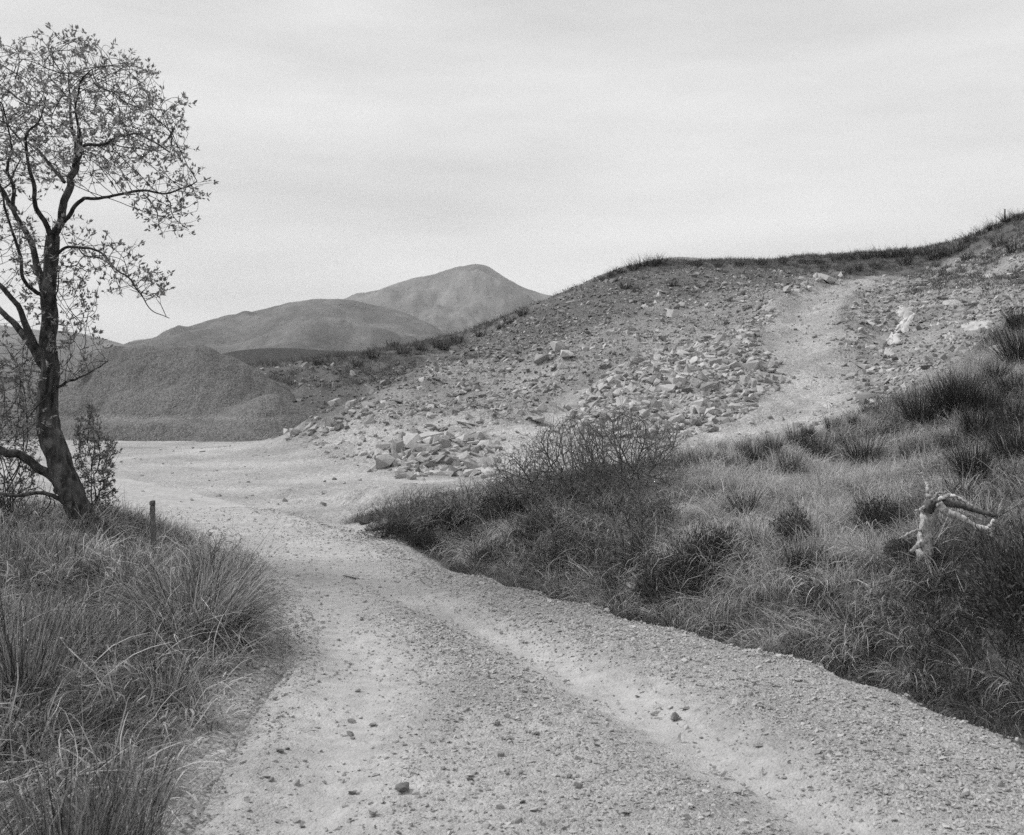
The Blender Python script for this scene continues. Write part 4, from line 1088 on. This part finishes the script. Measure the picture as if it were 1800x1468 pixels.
# ------------------------------------------------------------------ the leaning tree
TY = 13.3
def build_tree():
    rng = np.random.default_rng(55)
    base = PX(152, 950, TY); base[2] = float(H(base[:1], base[1:2])[0]) - .08
    root = obj('leaning_tree', None, loc=base)
    tag(root, 'tall leaning tree with dark mossy trunk and sparse spring leaves', 'tree')
    def P3(l, dy0=0, dy1=0):
        L = len(l); return [PX(x, y, TY + dy0 + (dy1 - dy0) * i / (L - 1)) - base for i, (x, y) in enumerate(l)]
    k = TY / FPX / 2          # px width -> radius
    limbs = []                # (points, start width px, end width px, depth0, depth1)
    trunk = ([(172, 966), (151, 920), (131, 880), (114, 838), (100, 800), (88, 760), (83, 718), (86, 680), (87, 640), (85, 600), (88, 560), (85, 520), (88, 480), (91, 440), (92, 415)], [62, 47, 41, 42, 40, 39, 37, 34, 31, 28, 26, 26, 25, 24, 22])
    TP = np.array(P3(trunk[0])); 
    tp = catmull(TP, 110); tr = np.interp(np.linspace(0, 1, 110), np.linspace(0, 1, 15), trunk[1]) * k
    tr[:10] *= np.linspace(1.35, 1, 10)
    V, F = tubes([(tp, tr)], 22, .22, 3)
    tk = obj('trunk', mesh_np('trunk', V, F, M_BARK, True), root)
    RL = [([(91, 420), (104, 392), (112, 360), (116, 330), (122, 305), (130, 285), (136, 262)], 24, 17, 0, .3),
          ([(134, 270), (131, 244), (121, 205), (119, 160), (124, 120)], 14, 4, .3, .5),
          ([(136, 262), (150, 252), (177, 244), (211, 236), (250, 240), (293, 262)], 12, 4, .3, -.4),
          ([(128, 292), (150, 250), (148, 200), (160, 150), (185, 125)], 9, 3, .2, -.9),
          ([(91, 420), (84, 390), (79, 360), (76, 325), (70, 289), (72, 244), (90, 215), (100, 170)], 17, 4, 0, -.8),
          ([(113, 320), (89, 292), (61, 261), (37, 244), (15, 220)], 11, 4, .1, 1.0),
          ([(112, 390), (130, 368), (148, 357), (165, 352), (211, 348), (252, 341), (293, 343), (325, 331), (349, 314)], 13, 3, 0, -.7),
          ([(252, 341), (272, 362), (279, 387), (298, 411)], 4, 1.5, -.4, -.6),
          ([(293, 343), (300, 365), (310, 390), (322, 405)], 4, 1.5, -.5, -.8),
          ([(100, 446), (125, 433), (150, 437), (177, 447), (201, 462), (225, 469), (240, 486), (259, 513), (289, 527)], 9, 2, 0, -.9),
          ([(136, 435), (158, 450), (184, 457), (195, 483), (203, 512)], 4, 1.5, -.2, .3),
          ([(76, 510), (68, 466), (58, 425), (37, 387), (18, 355), (-12, 325), (-50, 290)], 21, 8, 0, .7),
          ([(27, 372), (20, 323), (14, 285), (22, 240), (10, 180)], 12, 4, .45, .2),
          ([(74, 520), (52, 495), (42, 455), (36, 420), (20, 370), (5, 330)], 12, 5, 0, -.7),
          ([(78, 630), (66, 608), (50, 570), (36, 544), (10, 512), (-25, 480)], 22, 11, 0, -.3),
          ([(80, 650), (60, 618), (40, 592), (10, 561), (-20, 530), (-60, 500)], 24, 12, 0, .6),
          ([(100, 680), (125, 672), (146, 663), (167, 646), (187, 626)], 8, 2, 0, -.4),
          ([(98, 530), (112, 505), (128, 480), (140, 455)], 6, 2, 0, .4),
          ([(104, 864), (85, 845), (55, 826), (25, 808), (-8, 797), (-50, 770)], 28, 20, 0, -.3),
          ([(114, 884), (85, 875), (45, 880), (17, 872), (-10, 862)], 12, 8, 0, .2),
          ([(132, 925), (100, 918), (66, 914), (30, 905), (-10, 885)], 20, 14, 0, -.2)]
    seeds, srad = [], []
    for li, (pts, w0, w1, d0, d1) in enumerate(RL):
        n = 14 + 4 * len(pts)
        C = catmull(P3(pts, d0, d1), n); wv = np.cumsum(rng.normal(0, .012, (n - 2, 3)), axis=0); C[2:] += np.stack([np.convolve(np.pad(wv[:, q], 2, mode='edge'), np.ones(5) / 5, 'valid') for q in range(3)], -1) 
        r = (w1 + (w0 - w1) * np.linspace(1, 0, n) ** 1.15) * k * .64
        V, F = tubes([(C, r)], 10 if w0 > 9 else 7, .15, li)
        obj('limb', mesh_np('limb', V, F, M_BARK, True), root)
        if li < 18:
            s0 = n // 3 if w0 > 10 else 3
            for q in range(s0, n): seeds.append(C[q]); srad.append(r[q])
    # attractors inside the crown outline
    def vol(poly, n, y0, y1):
        xs = [p[0] for p in poly]; ys = [p[1] for p in poly]; out = []
        while len(out) < n:
            x, y = rng.uniform(min(xs), max(xs), 400), rng.uniform(min(ys), max(ys), 400)
            ok = in_poly(x, y, poly)
            for a, b in zip(x[ok], y[ok]):
                out.append(PX(a, b, TY + rng.uniform(y0, y1)) - base)
        return out[:n]
    A = []
    A += vol([(-160, 120), (-40, 90), (20, 85), (45, 82), (95, 80), (100, 66), (148, 68), (165, 82), (185, 92), (215, 105), (232, 106), (250, 122), (274, 134), (272, 165), (300, 188), (322, 190), (318, 225), (330, 250), (318, 282), (285, 288), (262, 300), (245, 288), (225, 330), (190, 320), (160, 312), (140, 320), (60, 330), (30, 340), (-60, 330), (-160, 330)], 2900, -1.9, 1.9)
    A += vol([(230, 325), (258, 310), (300, 305), (345, 305), (356, 315), (345, 360), (340, 390), (320, 415), (275, 408), (280, 375), (255, 392), (240, 360)], 240, -1.0, -.2)
    A += vol([(115, 405), (140, 408), (170, 420), (215, 425), (240, 440), (235, 470), (265, 480), (294, 500), (290, 530), (255, 530), (235, 505), (205, 515), (190, 480), (150, 470), (130, 440)], 210, -1.1, .3)
    A += vol([(-120, 330), (30, 350), (60, 420), (50, 480), (10, 520), (-120, 540)], 330, -1.2, 1.2)
    A += vol([(110, 440), (150, 460), (150, 520), (178, 555), (165, 590), (190, 620), (150, 665), (105, 660), (108, 560)], 170, -.7, .7)
    A += vol([(-60, 560), (40, 600), (70, 660), (70, 760), (40, 800), (-60, 780)], 260, -.9, .9)
    A = np.array(A)
    sub = A[rng.permutation(len(A))[:480]]
    n1, p1, s1 = colonize(seeds, srad, sub, .1, 1.2, .2, 60, rng, .06, .1, 1.4)
    c1, r1, _ = chains(n1, p1, s1, .0042, 2.1, .03)
    V, F = tubes(c1, 5)
    crown = tag(obj('crown', mesh_np('crown', V, F, M_BARK, True), root), 'thin dark branches spreading from the limbs', kind='stuff')
    tq = tp[(tp[:, 2] > 1.9)]; sp = tq[rng.integers(len(tq), size=420)]; sd_ = rng.normal(0, 1, (420, 3)); sd_ /= np.linalg.norm(sd_, axis=1, keepdims=True)
    A = np.vstack([A, sp + sd_ * rng.uniform(.16, .42, (420, 1))])
    n1 = np.vstack([n1, tq])
    nodes, par, ns = colonize(list(n1), None, A, .06, .7, .1, 90, rng, .05, .12, 1.5)
    cs, rad, ch = chains(nodes, par, ns, .0026, 2.3, .02)
    wh, we, wdir = whips(nodes, par, ns, ch, rng, .9, .07, .2, .0024, .25)
    V, F = tubes(cs + wh, 4)
    tag(obj('twig_mass', mesh_np('twig_mass', V, F, M_TWIG, True), crown), 'fine dark twigs filling the crown', kind='stuff')
    # leaves near twig ends
    kp = rng.uniform(0, 1, len(we)) < .75
    lv = leaves_mesh('foliage', M_LEAF, we[kp], wdir[kp], rng, 6, .058, .024, .75)
    tip = np.nonzero(kp)[0]
    tag(obj('foliage', lv, crown), 'small young leaves in clusters at the twig ends', kind='stuff')
    print('tree nodes', len(nodes), 'leaves', len(tip) * 4)
build_tree()

# ------------------------------------------------------------------ shrubs
def build_shrub(name, bpx, bpy_, poly, depth, natt, stems, label, mat, leafm=None, seed=0, step=.05, kill=.07, rtip=.0016, per=3, ln=.035, wander=.2, group=None, rbase=.012, Y=None, lfrac=.6, lmax=.004):
    rng = np.random.default_rng(700 + seed)
    if Y is None: b = pix(bpx, bpy_)
    else:
        b = PX(bpx, bpy_, Y); b[2] = float(H(b[:1], b[1:2])[0])
    Y = b[1]
    root = obj(name, None, loc=b); tag(root, label, 'shrub', group)
    xs = [p[0] for p in poly]; ys = [p[1] for p in poly]; A = []
    while len(A) < natt:
        x, y = rng.uniform(min(xs), max(xs), 300), rng.uniform(min(ys), max(ys), 300); ok = in_poly(x, y, poly)
        for p, q in zip(x[ok], y[ok]): A.append(PX(p, q, Y + rng.uniform(-depth, depth)) - b)
    A = np.array(A[:natt])
    zmax = A[:, 2].max(); w = np.abs(A[:, 0]).max()
    seeds, pr, ns = [], [], 0
    paths = []
    for s in range(stems):
        t = A[rng.integers(len(A))] * rng.uniform(.35, .6)
        c = catmull([rng.normal(0, .03, 3) * [1, 1, 0] + [0, 0, -.05], t * [.35, .35, .45] + rng.normal(0, .04, 3), t], 12)
        paths.append((c, np.linspace(rbase, rbase * .45, 12)))
        seeds += list(c[3:])
    for c, r in paths:
        V, F = tubes([(c, r)], 6, .1, seed); obj('stem', mesh_np('stem', V, F, mat, True), root)
    nodes, par, ns = colonize(seeds, None, A, step, .6, kill, 70, rng, .04, wander, 1.3)
    cs, rad, ch = chains(nodes, par, ns, rtip, 2.4, rbase * .8)
    wh, we, wdir = whips(nodes, par, ns, ch, rng, .7, .06, .2, rtip, .5)
    V, F = tubes(cs + wh, 4)
    tag(obj('twig_mass', mesh_np('twig_mass', V, F, mat, True), root), kind='stuff')
    if leafm:
        tip = np.array([i for i in range(ns, len(nodes)) if rad[i] < lmax]); tip = tip[rng.uniform(0, 1, len(tip)) < lfrac]
        d = nodes[tip] - nodes[par[tip]]; d /= np.linalg.norm(d, axis=1, keepdims=True) + 1e-9
        tag(obj('foliage', leaves_mesh('foliage', leafm, nodes[tip], d, rng, per, ln, ln * .4), root), kind='stuff')
    return root
G = 'bare shrubs on the right bank'
build_shrub('bare_shrub', 1105, 885, [(1010, 860), (1000, 790), (1050, 735), (1095, 715), (1145, 735), (1205, 750), (1190, 810), (1195, 850), (1150, 870)], .7, 2503, 11, 'tallest bare shrub with stems fanning from a dark base', M_BARE, None, 1, .032, .042, .0022, group=G)
build_shrub('bare_shrub', 1030, 905, [(915, 860), (930, 780), (970, 740), (1015, 728), (1060, 755), (1075, 820), (1060, 880)], .6, 2311, 8, 'bare shrub with dark twigs left of the tallest one', M_BARE, None, 2, .032, .044, .0022, group=G)
build_shrub('bare_shrub', 950, 915, [(855, 880), (870, 805), (920, 785), (985, 810), (1000, 870), (960, 900)], .5, 1444, 6, 'paler bare shrub at the left of the row', M_BARE, None, 3, .032, .044, .0022, group=G)
build_shrub('bare_shrub', 985, 990, [(880, 960), (900, 900), (960, 880), (1040, 890), (1090, 920), (1080, 960), (1000, 985)], .5, 1251, 6, 'sprawling bare shrub with pale crooked branches on the bank face', M_BARE, None, 4, .05, .075, .0022, group=G, rbase=.014)
build_shrub('bare_shrub', 825, 925, [(755, 905), (770, 865), (830, 850), (885, 860), (890, 905)], .5, 1107, 7, 'low twiggy shrub between the heather and the pale shrub', M_BARE, None, 5, .04, .06, .0022, group=G)
build_shrub('bare_shrub', 720, 945, [(655, 925), (680, 885), (730, 872), (775, 885), (780, 925)], .45, 961, 7, 'lowest twiggy shrub near the tip of the bank', M_BARE, None, 6, .04, .06, .0022, group=G)
build_shrub('bare_shrub', 1130, 960, [(1060, 940), (1070, 890), (1130, 870), (1190, 890), (1195, 945)], .4, 961, 7, 'dense low shrub right below the tallest bare shrub', M_BARE, None, 7, .04, .06, .0022, group=G)
build_shrub('leafy_shrub', 168, 945, [(125, 900), (130, 800), (140, 740), (160, 700), (185, 760), (206, 790), (195, 840), (203, 880), (190, 930)], .5, 620, 10, 'small-leaved shrub growing right behind the leaning trunk', M_TWIG, M_LEAFD, 8, .05, .065, .0022, Y=14.2, lfrac=.95, per=5, ln=.05)
build_shrub('leafy_shrub', 20, 950, [(-120, 900), (-110, 700), (-20, 630), (40, 620), (75, 680), (70, 760), (60, 880)], .8, 900, 9, 'leafy shrub filling the left edge behind the low limbs', M_TWIG, M_LEAFD, 9, .06, .085, .0022, Y=14.8, lfrac=.9, per=5, ln=.05)
build_shrub('bare_shrub', 60, 955, [(-60, 940), (-60, 790), (20, 800), (90, 850), (120, 920), (60, 950)], .5, 260, 9, 'dark tangle of leafless low branches left of the leaning trunk', M_BARK, None, 11, .05, .07, .0032, Y=13.6, rbase=.022)
build_shrub('leafy_shrub', 370, 980, [(300, 960), (330, 940), (400, 925), (430, 950), (425, 985)], .25, 60, 6, 'sparse sprouting twigs beside the post at the verge edge', M_TWIG, M_LEAFD, 10, .04, .06, .0014, Y=11.4, lfrac=.3, ln=.02)

# ------------------------------------------------------------------ wooden stake
def build_post():
    Y = 12.0; p = PX(271, 880, Y); x = p[0]; g = float(H(np.array([x]), np.array([Y]))[0]); h = p[2] - g
    o = obj('wooden_post', None, loc=(x, Y, g), rot=(0, radians(-1.5), radians(18)))
    tag(o, 'short grey wooden stake standing in the verge grass', 'post')
    def box(nm, w, z0, z1, mat, tp=1.0):
        bm = bmesh.new()
        bmesh.ops.create_cube(bm, size=1)
        for v in bm.verts:
            up = v.co.z > 0
            v.co.x *= w * (tp if up else 1); v.co.y *= w * (tp if up else 1); v.co.z = z1 if up else z0
            if up: v.co.z += .008 * v.co.x / w
        bmesh.ops.bevel(bm, geom=bm.edges[:], offset=.006, segments=2, affect='EDGES')
        me = bpy.data.meshes.new(nm); bm.to_mesh(me); bm.free(); me.materials.append(mat); obj(nm, me, o)
    box('shaft', .055, -.15, h - .05, M_POST, .97)
    box('worn_top', .062, h - .049, h, M_DEADD, .95)
build_post()

# ------------------------------------------------------------------ bleached stump and dead wood
def build_stump():
    p0 = pix(1628, 1000); Y = p0[1]
    root = obj('dead_stump', None, loc=p0); tag(root, 'bleached dead stump with crooked branches reaching right on the bank', 'stump')
    k = Y / FPX / 2; rng = np.random.default_rng(9)
    def br(nm, pts, w0, w1, mat, d0=0, d1=0, sides=9, lump=.35):
        L = len(pts); P = [PX(x, y, Y + d0 + (d1 - d0) * i / (L - 1)) - p0 for i, (x, y) in enumerate(pts)]
        n = 8 * L; C = catmull(P, n) + rng.normal(0, .003, (n, 3)) + np.cumsum(rng.normal(0, .0015, (n, 3)), axis=0); r = (w1 + (w0 - w1) * np.linspace(1, 0, n) ** 1.4) * k * 1.25 * (1 + .05 * rng.normal(0, 1, n))
        V, F = tubes([(C, r)], sides, lump, len(pts)); obj(nm, mesh_np(nm, V, F, mat, True), root)
    br('trunk', [(1624, 1005), (1626, 965), (1630, 935), (1637, 905), (1643, 882)], 21, 20, M_DEAD, sides=14, lump=.5)
    br('knot', [(1626, 900), (1636, 886), (1650, 880), (1660, 884)], 17, 13, M_DEADD, -.03, -.05, 12, .8)
    br('snag', [(1636, 890), (1634, 868), (1632, 850), (1626, 834)], 12, 6, M_DEAD, -.02, 0, 9, .4)
    br('branch', [(1650, 885), (1664, 903), (1688, 911), (1712, 925), (1736, 928), (1748, 917)], 13, 7, M_DEAD, -.15, -.35)
    br('branch', [(1735, 927), (1742, 933), (1744, 943)], 7, 4, M_DEAD, -.33, -.35)
    br('branch', [(1653, 880), (1685, 890), (1715, 900), (1748, 908)], 11, 6, M_DEADD, -.05, -.15)
    br('branch', [(1648, 880), (1668, 872), (1688, 877), (1705, 890)], 7, 3.5, M_DEAD, -.05, -.2)
    br('branch', [(1640, 895), (1625, 892), (1612, 900)], 7, 3, M_DEAD, 0, -.12)
    br('branch', [(1632, 935), (1608, 935), (1582, 948)], 4, 2, M_DEAD, 0, -.1)
    br('root', [(1628, 950), (1616, 958), (1600, 968)], 13, 5, M_DEAD, 0, -.12)
    br('root', [(1630, 965), (1640, 985), (1655, 1000)], 12, 5, M_DEADD, 0, -.1)
    br('branch', [(1690, 912), (1705, 905), (1728, 914)], 4, 2, M_DEAD, -.12, -.2)
    br('branch', [(1640, 880), (1650, 868), (1664, 864)], 5, 2, M_DEAD, 0, .05)
    br('branch', [(1626, 838), (1618, 834), (1606, 838)], 4, 1.5, M_DEAD, 0, -.05)
build_stump()
def dead_stick(pts, w0, w1, label, mat=M_DEAD, lift=.06, name='fallen_branch', road=False):
    P = []
    for i, (x, y) in enumerate(pts):
        if road:
            Yr = FPX * CAM_H / (y - HZ); q = np.array([(x - CX) * Yr / FPX, Yr, 0]); q[2] = float(road_z(q[:1], q[1:2])[0][0])
        else: q = pix(x, y)
        P.append(q + [0, 0, lift])
    P = np.array(P); P[:, 1] = np.linspace(P[0, 1], P[-1, 1], len(P)) if not road else P[:, 1]
    for i, (x, y) in enumerate(pts):
        if not road: P[i] = PX(x, y, P[i, 1])
    b = P.mean(0); n = 10 * len(P); k = b[1] / FPX / 2
    C = catmull(P - b, n) + np.random.default_rng(int(pts[0][0])).normal(0, .002, (n, 3))
    V, F = tubes([(C, np.linspace(w0, w1, n) * k)], 8, .3, 4)
    tag(obj(name, mesh_np(name, V, F, mat, True), loc=b), label, 'branch')
dead_stick([(1394, 900), (1412, 908), (1432, 920), (1456, 933), (1478, 938)], 4, 8, 'dead grey branch lying in the pale grass left of the stump')
dead_stick([(1508, 1048), (1517, 1060), (1528, 1074)], 7, 5, 'short dark dead stick poking out of the bank face', M_DEADD)
dead_stick([(1388, 1074), (1400, 1066), (1412, 1064)], 3, 2, 'thin pale twig on the bank face near the ditch')
dead_stick([(603, 1016), (614, 1018), (626, 1020)], 1.5, 3, 'short dark stick lying on the road', M_DEADD, .015, 'stick', True)
rock_at(1115, 1046, 44, 24, 'pale square stone set in the grass at the ditch edge', None, ROCKS)
for px, py, w, lab in [(640, 922, 24, 'dark rock at the tip of the bank, uppermost of three'), (652, 935, 26, 'dark rock at the tip of the bank, lowest of three'), (672, 925, 20, 'paler rock at the tip of the bank, rightmost of three')]:
    rock_at(px, py, w, w * .7, lab, None, DROCKS)
p = pix(1766, 392)
fp = obj('fence_post', mesh_np('fence_post', *tubes([(np.array([[0, 0, -.2], [0, 0, .3], [.01, 0, .75]]), np.array([.05, .05, .045]))], 8), M_POST), loc=p)
tag(fp, 'tiny distant fence post on the skyline at upper right', 'post')

# ------------------------------------------------------------------ haze
def build_haze():
    b = NB('haze_mat'); v = b.n('ShaderNodeVolumePrincipled')
    v.inputs['Color'].default_value = (.97, .97, .97, 1); v.inputs['Density'].default_value = HAZE_D; v.inputs['Anisotropy'].default_value = .2
    b.l(v.outputs[0], b.out.inputs['Volume'])
    lo = min(o.bound_box[k][2] for o in COL.objects if o.type == 'MESH' and o.name.startswith(('ground', 'hill')) for k in range(8)) - 1.5
    hi = max(o.bound_box[k][2] for o in COL.objects if o.type == 'MESH' and o.name.startswith(('ground', 'hill')) for k in range(8)) + 15
    bm = bmesh.new(); bmesh.ops.create_cube(bm, size=1)
    for q in bm.verts: q.co.x *= 13000; q.co.y *= 13000; q.co.z = lo if q.co.z < 0 else hi
    me = bpy.data.meshes.new('haze'); bm.to_mesh(me); bm.free(); me.materials.append(b.m)
    tag(obj('haze', me), 'thin bright haze in the air over the moor', kind='stuff')
HAZE_D = 9e-5
build_haze()
